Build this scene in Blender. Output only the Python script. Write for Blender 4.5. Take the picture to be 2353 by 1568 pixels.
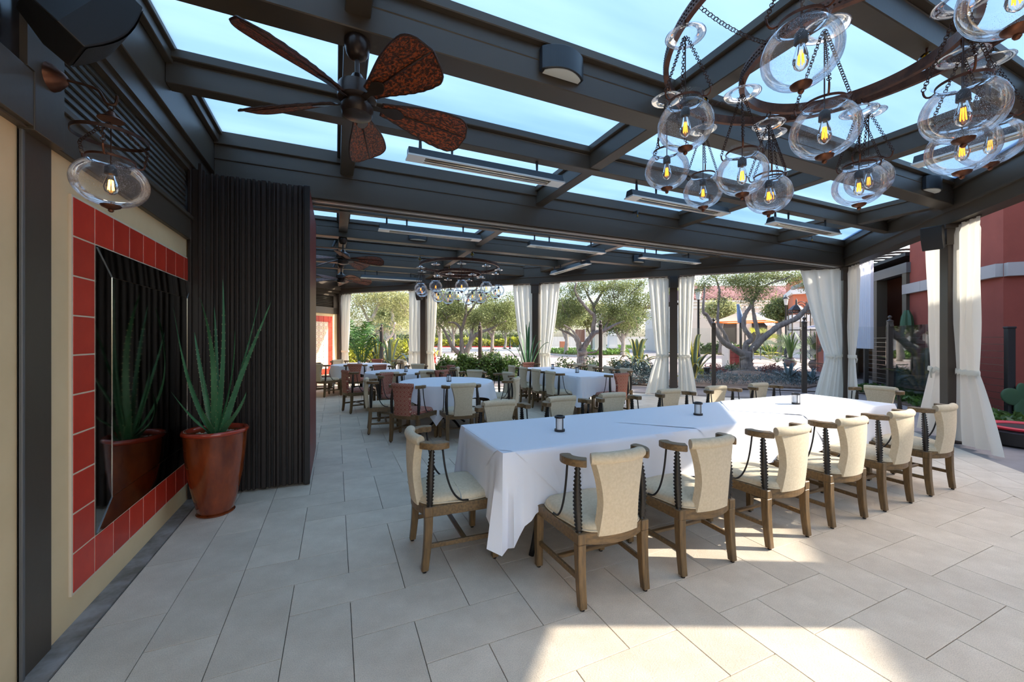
import bpy, bmesh, math, random
import numpy as np
from mathutils import Vector, Matrix, Euler

for o in list(bpy.data.objects):
    bpy.data.objects.remove(o)
scene = bpy.context.scene
C = scene.collection
R = random.Random(7)
PI = math.pi

# ------------------------------------------------------------------ camera
# X: away from the left wall, Y: along the left wall, Z: up; the lens stands over the origin
CAM_H, FPX, YAW, HORIZON = 1.49, 914.0, math.radians(23.9), 780.0
cam_d = bpy.data.cameras.new('camera')
cam = bpy.data.objects.new('camera', cam_d)
C.objects.link(cam)
cam.location = (0, 0, CAM_H)
cam.rotation_euler = (PI/2, 0, -YAW)
cam_d.sensor_width = 36.0
cam_d.lens = FPX/2353*36.0
cam_d.shift_y = -(784-HORIZON)/2353
cam_d.clip_start = 0.02
cam_d.clip_end = 400
scene.camera = cam

# ------------------------------------------------------------------ sky, sun, exposure
SUN_AZ = Vector((0.906, -0.424, 0))          # towards the sun
SUN_EL = math.radians(33.0)
world = bpy.data.worlds.new('world')
scene.world = world
world.use_nodes = True
wn = world.node_tree
wn.nodes.clear()
sky = wn.nodes.new('ShaderNodeTexSky')
sky.sky_type = 'NISHITA'
sky.sun_disc = False
sky.sun_elevation = SUN_EL
sky.sun_rotation = math.atan2(SUN_AZ.x, SUN_AZ.y)
sky.altitude = 30
sky.air_density = 1.0
sky.dust_density = 3.0
sky.ozone_density = 1.0
bg = wn.nodes.new('ShaderNodeBackground')
bg.inputs[1].default_value = 0.34
wo = wn.nodes.new('ShaderNodeOutputWorld')
wn.links.new(sky.outputs[0], bg.inputs[0])
wn.links.new(bg.outputs[0], wo.inputs[0])
sun_d = bpy.data.lights.new('sun', 'SUN')
sun_d.energy = 4.7
sun_d.color = (1.0, 0.93, 0.82)
sun_d.angle = math.radians(0.53)
sun = bpy.data.objects.new('sun', sun_d)
C.objects.link(sun)
sun.location = (6, -3, 20)
to_sun = Vector((SUN_AZ.x*math.cos(SUN_EL), SUN_AZ.y*math.cos(SUN_EL), math.sin(SUN_EL)))
sun.rotation_euler = to_sun.to_track_quat('Z', 'Y').to_euler()
vs = scene.view_settings
vs.view_transform = 'Standard'
vs.look = 'None'
vs.exposure = 0.9
vs.gamma = 1.0
vs.use_curve_mapping = False

# ------------------------------------------------------------------ photograph pixels -> directions / points
_c, _s = math.cos(YAW), math.sin(YAW)
def ray(px, py):
    r = (px-1176.5)/FPX
    return Vector((r*_c+_s, -r*_s+_c, -(py-HORIZON)/FPX))
def G(px, py, z=0.0):                       # point of that pixel on the level z
    d = ray(px, py)
    p = d*((z-CAM_H)/d.z)
    return Vector((p.x, p.y, z))
def AY(px, py, y):
    d = ray(px, py); d *= y/d.y
    return Vector((d.x, d.y, d.z+CAM_H))
def AX(px, py, x):
    d = ray(px, py); d *= x/d.x
    return Vector((d.x, d.y, d.z+CAM_H))
def AF(px, py, f):                          # at forward distance f
    d = ray(px, py)*f
    return Vector((d.x, d.y, d.z+CAM_H))
def pix(p):
    f = p[0]*_s+p[1]*_c; r = p[0]*_c-p[1]*_s
    if f <= 0.05: return None
    return (1176.5+FPX*r/f, HORIZON-FPX*(p[2]-CAM_H)/f, f)

# ------------------------------------------------------------------ object helpers
def tag(o, label=None, cat=None, group=None, kind=None):
    if label: o['label'] = label
    if cat: o['category'] = cat
    if group: o['group'] = group
    if kind: o['kind'] = kind
    return o
def empty(name, loc=(0, 0, 0), rz=0.0, label=None, cat=None, group=None, kind=None):
    o = bpy.data.objects.new(name, None)
    o.empty_display_size = 0.05
    C.objects.link(o)
    o.location = loc
    o.rotation_euler = (0, 0, rz)
    return tag(o, label, cat, group, kind)
def copy_tree(o, parent=None):
    c = o.copy()
    C.objects.link(c)
    c.parent = parent
    if parent is not None:
        c.matrix_parent_inverse = o.matrix_parent_inverse.copy()
    for ch in o.children:
        copy_tree(ch, c)
    return c
def link(name, mesh, parent=None, loc=(0, 0, 0), rot=(0, 0, 0)):
    o = bpy.data.objects.new(name, mesh)
    C.objects.link(o)
    o.parent = parent
    o.location = loc
    o.rotation_euler = rot
    return o

class MB:
    """collects faces, then links them as one mesh object"""
    def __init__(s):
        s.v = []; s.f = []
    def add(s, vs, fs):
        n = len(s.v)
        s.v += [tuple(p) for p in vs]
        s.f += [tuple(i+n for i in f) for f in fs]
        return s
    def box(s, a, b, m=None):
        x0, y0, z0 = a; x1, y1, z1 = b
        if x0 > x1: x0, x1 = x1, x0
        if y0 > y1: y0, y1 = y1, y0
        if z0 > z1: z0, z1 = z1, z0
        vs = [(x0,y0,z0),(x1,y0,z0),(x1,y1,z0),(x0,y1,z0),(x0,y0,z1),(x1,y0,z1),(x1,y1,z1),(x0,y1,z1)]
        if m is not None: vs = [m @ Vector(p) for p in vs]
        return s.add(vs, [(0,3,2,1),(4,5,6,7),(0,1,5,4),(1,2,6,5),(2,3,7,6),(3,0,4,7)])
    def prism(s, poly, z0, z1, m=None):
        n = len(poly)
        a = sum(poly[i][0]*poly[(i+1) % n][1]-poly[(i+1) % n][0]*poly[i][1] for i in range(n))
        if a < 0: poly = poly[::-1]
        vs = [(p[0], p[1], z0) for p in poly]+[(p[0], p[1], z1) for p in poly]
        if m is not None: vs = [m @ Vector(p) for p in vs]
        fs = [tuple(range(n-1, -1, -1)), tuple(range(n, 2*n))]
        fs += [(i, (i+1) % n, n+(i+1) % n, n+i) for i in range(n)]
        return s.add(vs, fs)
    def bar(s, p, q, w, h, up=(0, 0, 1)):    # square bar from p to q
        p = Vector(p); q = Vector(q); d = (q-p); L = d.length
        d.normalize(); up = Vector(up)
        x = d.cross(up)
        if x.length < 1e-4: x = d.cross(Vector((1, 0, 0)))
        x.normalize(); y = x.cross(d)
        m = Matrix((( x.x, d.x, y.x, p.x), (x.y, d.y, y.y, p.y), (x.z, d.z, y.z, p.z), (0, 0, 0, 1)))
        return s.box((-w/2, 0, -h/2), (w/2, L, h/2), m)
    def tube(s, pts, rad, n=8, closed=False, cap=True, sq=None):
        pts = [Vector(p) for p in pts]
        k = len(pts)
        if not hasattr(rad, '__len__'): rad = [rad]*k
        rings = []
        prev = None
        for i, p in enumerate(pts):
            if closed: t = pts[(i+1) % k]-pts[i-1]
            else: t = pts[min(i+1, k-1)]-pts[max(i-1, 0)]
            if t.length < 1e-9: t = Vector((0, 0, 1))
            t.normalize()
            if prev is None:
                a = Vector((0, 0, 1)) if abs(t.z) < 0.9 else Vector((1, 0, 0))
                x = t.cross(a).normalized()
            else:
                x = prev-t*prev.dot(t)
                if x.length < 1e-6: x = t.cross(Vector((0.3, 0.5, 0.8)))
                x.normalize()
            prev = x
            y = t.cross(x)
            r = rad[i]
            rings.append([p+x*(math.cos(2*PI*j/n)*r*(sq or 1))+y*(math.sin(2*PI*j/n)*r) for j in range(n)])
        vs = [q for rg in rings for q in rg]
        fs = []
        m = k if closed else k-1
        for i in range(m):
            a = i*n; b = ((i+1) % k)*n
            for j in range(n):
                fs.append((a+j, a+(j+1) % n, b+(j+1) % n, b+j))
        if cap and not closed:
            fs.append(tuple(range(n-1, -1, -1)))
            fs.append(tuple((k-1)*n+j for j in range(n)))
        return s.add(vs, fs)
    def lathe(s, prof, n=24, c=(0, 0, 0), m=None, closed=False, sweep=2*PI):
        vs = []; fs = []
        k = len(prof)
        full = abs(sweep-2*PI) < 1e-6
        cols = n if full else n+1
        for i in range(cols):
            a = sweep*i/n
            for r, z in prof:
                vs.append(Vector((c[0]+r*math.cos(a), c[1]+r*math.sin(a), c[2]+z)))
        for i in range(n):
            a = i*k; b = ((i+1) % cols)*k
            for j in range(k if closed else k-1):
                j2 = (j+1) % k
                fs.append((a+j, b+j, b+j2, a+j2))
        if m is not None: vs = [m @ p for p in vs]
        return s.add(vs, fs)
    def grid(s, rows):                        # rows of points
        n = len(rows[0])
        vs = [p for r in rows for p in r]
        fs = [(i*n+j, i*n+j+1, (i+1)*n+j+1, (i+1)*n+j) for i in range(len(rows)-1) for j in range(n-1)]
        return s.add(vs, fs)
    def mesh(s, name, mat, smooth=None, bevel=0, seg=2, clean=False):
        me = bpy.data.meshes.new(name)
        me.from_pydata(s.v, [], s.f)
        if bevel or clean:
            bm = bmesh.new(); bm.from_mesh(me)
            bmesh.ops.remove_doubles(bm, verts=bm.verts, dist=1e-5)
            bmesh.ops.recalc_face_normals(bm, faces=bm.faces)
            if bevel:
                es = [e for e in bm.edges if len(e.link_faces) == 2 and e.calc_face_angle(0) > 0.6]
                bmesh.ops.bevel(bm, geom=es, offset=bevel, segments=seg, profile=0.5, affect='EDGES', clamp_overlap=True)
            bm.to_mesh(me); bm.free()
        if mat is not None:
            me.materials.append(MAT[mat] if isinstance(mat, str) else mat)
        if smooth:
            me.polygons.foreach_set('use_smooth', [True]*len(me.polygons))
            if smooth is not True:
                me.set_sharp_from_angle(angle=math.radians(smooth))
        me.update()
        return me
    def build(s, name, mat, parent=None, loc=(0, 0, 0), rot=(0, 0, 0), **kw):
        return link(name, s.mesh(name, mat, **kw), parent, loc, rot)

def clip(poly, a, b, c):                      # keep a*x+b*y <= c
    out = []
    for i in range(len(poly)):
        p = poly[i]; q = poly[(i+1) % len(poly)]
        dp = a*p[0]+b*p[1]-c; dq = a*q[0]+b*q[1]-c
        if dp <= 0: out.append(p)
        if (dp < 0 < dq) or (dq < 0 < dp):
            t = dp/(dp-dq)
            out.append((p[0]+(q[0]-p[0])*t, p[1]+(q[1]-p[1])*t))
    return out
def area(poly):
    n = len(poly)
    return abs(sum(poly[i][0]*poly[(i+1) % n][1]-poly[(i+1) % n][0]*poly[i][1] for i in range(n)))/2
def bez(p0, p1, p2, p3, n):
    p0, p1, p2, p3 = (Vector(p) for p in (p0, p1, p2, p3))
    out = []
    for i in range(n+1):
        t = i/n; u = 1-t
        out.append(p0*u**3+p1*(3*u*u*t)+p2*(3*u*t*t)+p3*t**3)
    return out
def smooth_path(pts, k=4):                    # Catmull-Rom through the points
    P = [Vector(p) for p in pts]
    P = [P[0]*2-P[1]]+P+[P[-1]*2-P[-2]]
    out = []
    for i in range(1, len(P)-2):
        for j in range(k):
            t = j/k
            out.append(0.5*((2*P[i])+(P[i+1]-P[i-1])*t+(2*P[i-1]-5*P[i]+4*P[i+1]-P[i+2])*t*t+(3*P[i]-P[i-1]-3*P[i+1]+P[i+2])*t**3))
    out.append(P[-2])
    return out
# ------------------------------------------------------------------ materials
MAT = {}
def _new(name):
    m = bpy.data.materials.new(name)
    m.use_nodes = True
    nt = m.node_tree
    nt.nodes.clear()
    out = nt.nodes.new('ShaderNodeOutputMaterial')
    MAT[name] = m
    return m, nt, out
def N(nt, kind, **kw):
    n = nt.nodes.new('ShaderNode'+kind)
    for k, v in kw.items():
        if k.startswith('i_'):
            n.inputs[k[2:].replace('_', ' ')].default_value = v
        else:
            setattr(n, k, v)
    return n
def c4(c): return (c[0], c[1], c[2], 1)
def pmat(name, col, rough=0.5, metal=0.0, col2=None, scale=8.0, detail=4.0, bump=0.0, bscale=None, spec=0.5,
         rnd=0.0, stretch=None, trans=0.0, coat=0.0, sheen=0.0, ramp=(0.35, 0.65), island=False, rvar=0.0, speck=0.0, sscale=150.0):
    m, nt, out = _new(name)
    b = N(nt, 'BsdfPrincipled', i_Roughness=rough, i_Metallic=metal)
    b.inputs['Specular IOR Level'].default_value = spec
    b.inputs['Base Color'].default_value = c4(col)
    if coat: b.inputs['Coat Weight'].default_value = coat; b.inputs['Coat Roughness'].default_value = 0.08
    if sheen: b.inputs['Sheen Weight'].default_value = sheen
    L = nt.links.new
    tc = N(nt, 'TexCoord')
    vec = tc.outputs['Object']
    if stretch:
        mp = N(nt, 'Mapping'); mp.inputs['Scale'].default_value = stretch
        L(vec, mp.inputs[0]); vec = mp.outputs[0]
    col_out = None
    if col2 is not None:
        nz = N(nt, 'TexNoise', i_Scale=scale, i_Detail=detail, i_Roughness=0.6)
        L(vec, nz.inputs['Vector'])
        rp = N(nt, 'ValToRGB')
        rp.color_ramp.elements[0].position = ramp[0]; rp.color_ramp.elements[1].position = ramp[1]
        rp.color_ramp.elements[0].color = c4(col); rp.color_ramp.elements[1].color = c4(col2)
        L(nz.outputs[0], rp.inputs[0])
        col_out = rp.outputs[0]
        if rvar:
            mr = N(nt, 'MapRange'); mr.inputs[3].default_value = rough-rvar; mr.inputs[4].default_value = rough+rvar
            L(nz.outputs[0], mr.inputs[0]); L(mr.outputs[0], b.inputs['Roughness'])
    if rnd:
        hs = N(nt, 'HueSaturation')
        if col_out: L(col_out, hs.inputs['Color'])
        else: hs.inputs['Color'].default_value = c4(col)
        if island:
            oi = N(nt, 'NewGeometry'); ro = oi.outputs['Random Per Island']
        else:
            oi = N(nt, 'ObjectInfo'); ro = oi.outputs['Random']
        mr = N(nt, 'MapRange'); mr.inputs[3].default_value = 1-rnd; mr.inputs[4].default_value = 1+rnd
        L(ro, mr.inputs[0]); L(mr.outputs[0], hs.inputs['Value'])
        col_out = hs.outputs[0]
    if speck and col_out:
        ns = N(nt, 'TexNoise', i_Scale=sscale, i_Detail=3.0); L(tc.outputs['Object'], ns.inputs['Vector'])
        ms = N(nt, 'MapRange'); ms.inputs[1].default_value = 0.38; ms.inputs[2].default_value = 0.56; ms.inputs[3].default_value = 1-speck; ms.inputs[4].default_value = 1.0
        L(ns.outputs[0], ms.inputs[0])
        hv = N(nt, 'HueSaturation'); L(col_out, hv.inputs['Color']); L(ms.outputs[0], hv.inputs['Value'])
        col_out = hv.outputs[0]
    if col_out: L(col_out, b.inputs['Base Color'])
    if bump:
        nb = N(nt, 'TexNoise', i_Scale=bscale or scale*6, i_Detail=3.0)
        L(vec, nb.inputs['Vector'])
        bp = N(nt, 'Bump', i_Strength=min(1, bump), i_Distance=0.01)
        L(nb.outputs[0], bp.inputs['Height']); L(bp.outputs[0], b.inputs['Normal'])
    if trans:
        tr = N(nt, 'BsdfTranslucent')
        if col_out: L(col_out, tr.inputs[0])
        else: tr.inputs[0].default_value = c4(col)
        mx = N(nt, 'MixShader'); mx.inputs[0].default_value = trans
        L(b.outputs[0], mx.inputs[1]); L(tr.outputs[0], mx.inputs[2]); L(mx.outputs[0], out.inputs[0])
    else:
        L(b.outputs[0], out.inputs[0])
    return m
def emat(name, col, strength):
    m, nt, out = _new(name)
    e = N(nt, 'Emission', i_Strength=strength); e.inputs[0].default_value = c4(col)
    nt.links.new(e.outputs[0], out.inputs[0])
def thin_glass(name, tint=(1, 1, 1), refl=1.0, seeds=0.0, rough=0.02, sscale=120.0, ior=1.45, film=0.0):
    m, nt, out = _new(name)
    L = nt.links.new
    t = N(nt, 'BsdfTransparent'); t.inputs[0].default_value = c4(tint)
    g = N(nt, 'BsdfGlossy', i_Roughness=rough); g.inputs[0].default_value = (1, 1, 1, 1)
    fr = N(nt, 'Fresnel', i_IOR=ior)
    mu = N(nt, 'Math', operation='MULTIPLY'); mu.inputs[1].default_value = refl; mu.use_clamp = True
    L(fr.outputs[0], mu.inputs[0])
    mx = N(nt, 'MixShader'); L(mu.outputs[0], mx.inputs[0]); L(t.outputs[0], mx.inputs[1]); L(g.outputs[0], mx.inputs[2])
    res = mx.outputs[0]
    if seeds or film:                           # tiny air bubbles and a pale film mixed in to lighten the blown glass
        tc = N(nt, 'TexCoord')
        vo = N(nt, 'TexVoronoi', i_Scale=sscale); L(tc.outputs['Object'], vo.inputs['Vector'])
        lt = N(nt, 'Math', operation='LESS_THAN'); lt.inputs[1].default_value = 0.26
        L(vo.outputs['Distance'], lt.inputs[0])
        nz = N(nt, 'TexNoise', i_Scale=9.0, i_Detail=3.0); L(tc.outputs['Object'], nz.inputs['Vector'])
        gt = N(nt, 'MapRange'); gt.inputs[1].default_value = 0.42; gt.inputs[2].default_value = 0.68
        gt.inputs[3].default_value = 0.0; gt.inputs[4].default_value = seeds; L(nz.outputs[0], gt.inputs[0])
        m2 = N(nt, 'Math', operation='MULTIPLY'); L(lt.outputs[0], m2.inputs[0]); L(gt.outputs[0], m2.inputs[1])
        ad = N(nt, 'Math', operation='ADD'); ad.inputs[1].default_value = film; L(m2.outputs[0], ad.inputs[0])
        df = N(nt, 'BsdfDiffuse'); df.inputs[0].default_value = (0.85, 0.9, 0.95, 1)
        tl = N(nt, 'BsdfTranslucent'); tl.inputs[0].default_value = (0.85, 0.9, 0.95, 1)
        m4 = N(nt, 'MixShader'); m4.inputs[0].default_value = 0.5; L(df.outputs[0], m4.inputs[1]); L(tl.outputs[0], m4.inputs[2])
        m3 = N(nt, 'MixShader'); L(ad.outputs[0], m3.inputs[0]); L(res, m3.inputs[1]); L(m4.outputs[0], m3.inputs[2])
        res = m3.outputs[0]
    L(res, out.inputs[0])
def motif(name, period, ground, cols, axes=(1, 2), rough=0.85, bump=0.0, off=(0.0, 0.0)):
    """rosettes on a square repeat, drawn from the object's own coordinates"""
    m, nt, out = _new(name)
    L = nt.links.new
    b = N(nt, 'BsdfPrincipled', i_Roughness=rough)
    tc = N(nt, 'TexCoord')
    sp = N(nt, 'SeparateXYZ'); L(tc.outputs['Object'], sp.inputs[0])
    def M(op, a, bb=None):
        n = N(nt, 'Math', operation=op)
        for i, x in enumerate((a, bb)):
            if x is None: continue
            if isinstance(x, (int, float)): n.inputs[i].default_value = x
            else: L(x, n.inputs[i])
        return n.outputs[0]
    uv = []
    for k, ax in enumerate(axes):
        v = M('ADD', M('DIVIDE', sp.outputs[ax], period), off[k])
        uv.append(M('SUBTRACT', M('FRACT', v), 0.5))
    r = M('SQRT', M('ADD', M('MULTIPLY', uv[0], uv[0]), M('MULTIPLY', uv[1], uv[1])))
    a = M('ARCTAN2', uv[1], uv[0])
    petal = M('MULTIPLY', M('COSINE', M('MULTIPLY', a, 8.0)), 0.045)
    petal4 = M('MULTIPLY', M('COSINE', M('MULTIPLY', a, 4.0)), 0.07)
    col = None
    layers = [(M('ADD', r, petal4), 0.60, 0.66), (M('ADD', r, petal), 0.40, 0.46), (M('ADD', r, petal), 0.26, 0.34),
              (M('ADD', r, petal4), 0.14, 0.2), (r, -1, 0.07)]
    prev = c4(ground)
    cur = None
    for i, (rr, lo, hi) in enumerate(layers):
        k = M('MULTIPLY', M('GREATER_THAN', rr, lo), M('LESS_THAN', rr, hi))
        mx = N(nt, 'MixRGB')
        L(k, mx.inputs[0])
        if cur is None: mx.inputs[1].default_value = prev
        else: L(cur, mx.inputs[1])
        mx.inputs[2].default_value = c4(cols[i % len(cols)])
        cur = mx.outputs[0]
    L(cur, b.inputs['Base Color'])
    if bump:
        nb = N(nt, 'TexNoise', i_Scale=260.0, i_Detail=2.0)
        bp = N(nt, 'Bump', i_Strength=bump, i_Distance=0.004)
        L(tc.outputs['Object'], nb.inputs['Vector']); L(nb.outputs[0], bp.inputs['Height']); L(bp.outputs[0], b.inputs['Normal'])
    L(b.outputs[0], out.inputs[0])

# painted steel of the pavilion
pmat('steel', (0.068, 0.053, 0.038), 0.40, 0.0, spec=0.42, bump=0.04, bscale=30)
pmat('steel_side', (0.10, 0.10, 0.10), 0.42, 0.0, spec=0.55)
pmat('track_grey', (0.42, 0.41, 0.39), 0.35, 0.6)
pmat('slat', (0.060, 0.053, 0.042), 0.45)
pmat('black', (0.012, 0.012, 0.013), 0.45)
pmat('speaker_grille', (0.02, 0.02, 0.021), 0.75, bump=0.3, bscale=400)
pmat('post_brown', (0.055, 0.040, 0.030), 0.42)
pmat('cream_wall', (0.72, 0.54, 0.31), 0.8, col2=(0.67, 0.50, 0.28), scale=3, bump=0.05, bscale=40)
pmat('grout_cream', (0.66, 0.55, 0.40), 0.9)
pmat('red_tile', (0.48, 0.026, 0.011), 0.36, col2=(0.60, 0.045, 0.020), scale=5, rnd=0.12, coat=0.1, bump=0.03, bscale=9)
pmat('kerb_stone', (0.15, 0.125, 0.095), 0.85, col2=(0.34, 0.31, 0.29), scale=5, bump=0.3, bscale=60)
pmat('floor_tile', (0.615, 0.515, 0.395), 0.60, col2=(0.765, 0.66, 0.525), speck=0.20, sscale=230, scale=4.5, detail=6, rnd=0.07, bump=0.22, bscale=110, ramp=(0.3, 0.7))
pmat('floor_tile_far', (0.60, 0.50, 0.38), 0.60, col2=(0.735, 0.635, 0.50), scale=3.2, detail=6, rnd=0.07, island=True, ramp=(0.3, 0.7))
pmat('grout', (0.14, 0.12, 0.105), 0.95)
pmat('bronze', (0.16, 0.062, 0.034), 0.38, 0.75, col2=(0.08, 0.035, 0.022), scale=14, bump=0.08, bscale=70)
pmat('dark_bronze', (0.045, 0.026, 0.019), 0.42, 0.6, col2=(0.075, 0.035, 0.022), scale=20)
pmat('fan_body', (0.045, 0.032, 0.026), 0.3, 0.5)
pmat('wicker', (0.045, 0.012, 0.006), 0.42, col2=(0.36, 0.07, 0.012), scale=45, detail=2, stretch=(1, 2.2, 1), bump=0.9, bscale=110, ramp=(0.45, 0.62))
pmat('wicker_edge', (0.03, 0.010, 0.006), 0.45, bump=0.5, bscale=160)
pmat('rib', (0.019, 0.0125, 0.0105), 0.42, 0.0, spec=0.35)
pmat('rib_dark', (0.007, 0.005, 0.005), 0.5)
pmat('burgundy', (0.16, 0.014, 0.011), 0.42, spec=0.35)
pmat('antique_mirror', (0.20, 0.19, 0.17), 0.05, 1.0, col2=(0.30, 0.30, 0.29), scale=14, detail=8, ramp=(0.3, 0.42), rvar=0.04)
pmat('mirror_joint', (0.6, 0.6, 0.58), 0.15, 0.9)
pmat('pot_glaze', (0.12, 0.020, 0.004), 0.14, col2=(0.27, 0.052, 0.010), scale=9, detail=8, stretch=(1, 1, .35), coat=0.6, ramp=(0.35, 0.7))
pmat('pot_rim', (0.33, 0.035, 0.012), 0.16, coat=0.5)
pmat('pebble', (0.46, 0.37, 0.25), 0.6, rnd=0.45, island=True)
pmat('soil', (0.05, 0.035, 0.025), 0.95, bump=0.5, bscale=40)
pmat('aloe', (0.040, 0.13, 0.050), 0.42, col2=(0.07, 0.20, 0.085), scale=4, stretch=(6, 6, 1), spec=0.4)
pmat('aloe_tooth', (0.35, 0.30, 0.14), 0.5)
pmat('wood', (0.205, 0.120, 0.048), 0.40, col2=(0.098, 0.062, 0.029), scale=7, detail=8, stretch=(9, 9, 1.2), bump=0.15, bscale=40, spec=0.45)
pmat('wood_flat', (0.205, 0.120, 0.048), 0.40, col2=(0.098, 0.062, 0.029), scale=7, detail=8, stretch=(1.2, 9, 9), bump=0.15, bscale=40, spec=0.45)
pmat('horn', (0.007, 0.006, 0.006), 0.32)
pmat('iron', (0.014, 0.014, 0.016), 0.4, 0.4)
pmat('cream_fabric', (0.66, 0.555, 0.395), 0.95, col2=(0.58, 0.48, 0.33), scale=60, sheen=0.15, bump=0.22, bscale=330, spec=0.15)
motif('red_fabric', 0.062, (0.30, 0.062, 0.042), [(0.66, 0.50, 0.36), (0.62, 0.46, 0.32), (0.27, 0.05, 0.035), (0.66, 0.50, 0.36), (0.25, 0.045, 0.03)], axes=(0, 2), bump=0.3)
motif('red_fabric_flat', 0.062, (0.30, 0.062, 0.042), [(0.66, 0.50, 0.36), (0.62, 0.46, 0.32), (0.27, 0.05, 0.035), (0.66, 0.50, 0.36), (0.25, 0.045, 0.03)], axes=(0, 1), bump=0.3)
motif('mural_tile', 0.207, (0.74, 0.68, 0.56), [(0.52, 0.33, 0.08), (0.45, 0.10, 0.06), (0.62, 0.50, 0.33)], axes=(0, 2), rough=0.35, off=(0.5, 0.5))
pmat('linen', (0.80, 0.81, 0.86), 0.85, bump=0.06, bscale=700, spec=0.2)
pmat('curtain', (0.80, 0.78, 0.70), 0.9, trans=0.38, spec=0.15, bump=0.08, bscale=300)
pmat('curtain_white', (0.80, 0.80, 0.86), 0.9, trans=0.3, spec=0.1)
pmat('frosted', (0.86, 0.87, 0.88), 0.35, trans=0.25)
pmat('lantern_black', (0.012, 0.010, 0.011), 0.4)
thin_glass('globe_glass', (0.97, 0.985, 1.0), 0.75, seeds=0.6, film=0.03, ior=1.33, sscale=210)
thin_glass('bulb_glass', (1.0, 0.95, 0.85), 1.0)
thin_glass('gold_glass', (0.95, 0.78, 0.12), 1.2)
thin_glass('pane_glass', (0.93, 0.95, 0.96), 0.9, rough=0.01)
emat('filament', (1.0, 0.22, 0.015), 3.2)
emat('filament_hot', (1.0, 0.36, 0.04), 14.0)
pmat('brass', (0.45, 0.27, 0.06), 0.35, 0.9)
pmat('chrome', (0.72, 0.72, 0.70), 0.18, 1.0)
pmat('heater_face', (0.78, 0.76, 0.71), 0.35, 0.5)
pmat('heater_black', (0.018, 0.020, 0.024), 0.35)
pmat('heater_element', (0.9, 0.86, 0.72), 0.25, 0.7)
pmat('lens', (0.65, 0.65, 0.58), 0.4)
# roof panes: milky polycarbonate that scatters daylight
m_, nt_, out_ = _new('roof_pane')
tl_ = N(nt_, 'BsdfTranslucent'); gl_ = N(nt_, 'BsdfGlossy', i_Roughness=0.25)
tc_ = N(nt_, 'TexCoord'); mp_ = N(nt_, 'Mapping'); mp_.inputs['Scale'].default_value = (0.25, 1.6, 1)
nz_ = N(nt_, 'TexNoise', i_Scale=1.2, i_Detail=5.0)
rp_ = N(nt_, 'ValToRGB')
rp_.color_ramp.elements[0].position = 0.3; rp_.color_ramp.elements[1].position = 0.75
rp_.color_ramp.elements[0].color = (0.33, 0.455, 0.58, 1); rp_.color_ramp.elements[1].color = (0.46, 0.58, 0.68, 1)
nt_.links.new(tc_.outputs['Object'], mp_.inputs[0]); nt_.links.new(mp_.outputs[0], nz_.inputs['Vector'])
nt_.links.new(nz_.outputs[0], rp_.inputs[0]); nt_.links.new(rp_.outputs[0], tl_.inputs[0])
mx_ = N(nt_, 'MixShader'); mx_.inputs[0].default_value = 0.04
nt_.links.new(tl_.outputs[0], mx_.inputs[1]); nt_.links.new(gl_.outputs[0], mx_.inputs[2]); nt_.links.new(mx_.outputs[0], out_.inputs[0])
# outdoors
pmat('concrete', (0.23, 0.20, 0.19), 0.85, col2=(0.30, 0.265, 0.25), scale=1.5, bump=0.1, bscale=60)
pmat('paver', (0.50, 0.37, 0.31), 0.85, col2=(0.60, 0.47, 0.40), scale=0.9, detail=8)
pmat('asphalt', (0.33, 0.32, 0.32), 0.9, col2=(0.42, 0.41, 0.41), scale=0.6)
pmat('kerb', (0.55, 0.50, 0.46), 0.85)
pmat('kerb_red', (0.55, 0.03, 0.02), 0.7)
pmat('line_white', (0.75, 0.75, 0.73), 0.8)
pmat('mulch', (0.14, 0.085, 0.055), 0.95, col2=(0.24, 0.16, 0.11), scale=9, bump=0.5, bscale=30)
pmat('olive_leaf', (0.21, 0.245, 0.085), 0.5, rnd=0.5, island=True, trans=0.38)
pmat('olive_leaf_pale', (0.38, 0.39, 0.17), 0.5, rnd=0.45, island=True, trans=0.4)
pmat('dark_leaf', (0.07, 0.12, 0.035), 0.35, rnd=0.5, island=True, trans=0.25)
pmat('bark', (0.17, 0.135, 0.115), 0.9, col2=(0.30, 0.25, 0.22), scale=5, stretch=(3, 3, .7), bump=0.8, bscale=22)
pmat('bark_pale', (0.24, 0.205, 0.175), 0.9, col2=(0.36, 0.32, 0.28), scale=4, bump=0.5, bscale=20)
pmat('bark_white', (0.40, 0.35, 0.31), 0.9, col2=(0.54, 0.48, 0.43), scale=4, bump=0.5, bscale=20)
pmat('shrub_leaf', (0.075, 0.14, 0.025), 0.45, rnd=0.5, island=True, trans=0.3)
pmat('yellow_leaf', (0.36, 0.36, 0.03), 0.5, rnd=0.45, island=True, trans=0.4)
pmat('cover_leaf', (0.13, 0.24, 0.035), 0.5, rnd=0.45, island=True, trans=0.3)
pmat('blue_leaf', (0.085, 0.135, 0.14), 0.55, rnd=0.4, island=True)
pmat('red_leaf', (0.22, 0.06, 0.05), 0.5, rnd=0.4, island=True, trans=0.2)
pmat('palm_leaf', (0.055, 0.13, 0.022), 0.4, rnd=0.45, island=True, trans=0.3)
pmat('fan_palm_leaf', (0.13, 0.19, 0.10), 0.5, rnd=0.35, island=True, trans=0.3)
pmat('agave_green', (0.085, 0.135, 0.075), 0.5, col2=(0.12, 0.17, 0.10), scale=3)
pmat('agave_edge', (0.62, 0.50, 0.04), 0.5, trans=0.3)
pmat('agave_blue', (0.11, 0.17, 0.18), 0.5)
pmat('cactus', (0.045, 0.11, 0.05), 0.55, bump=0.2, bscale=40)
pmat('stucco_red', (0.26, 0.058, 0.038), 0.9, col2=(0.30, 0.068, 0.045), scale=2, bump=0.15, bscale=80)
pmat('stucco_orange', (0.52, 0.17, 0.09), 0.9)
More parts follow.
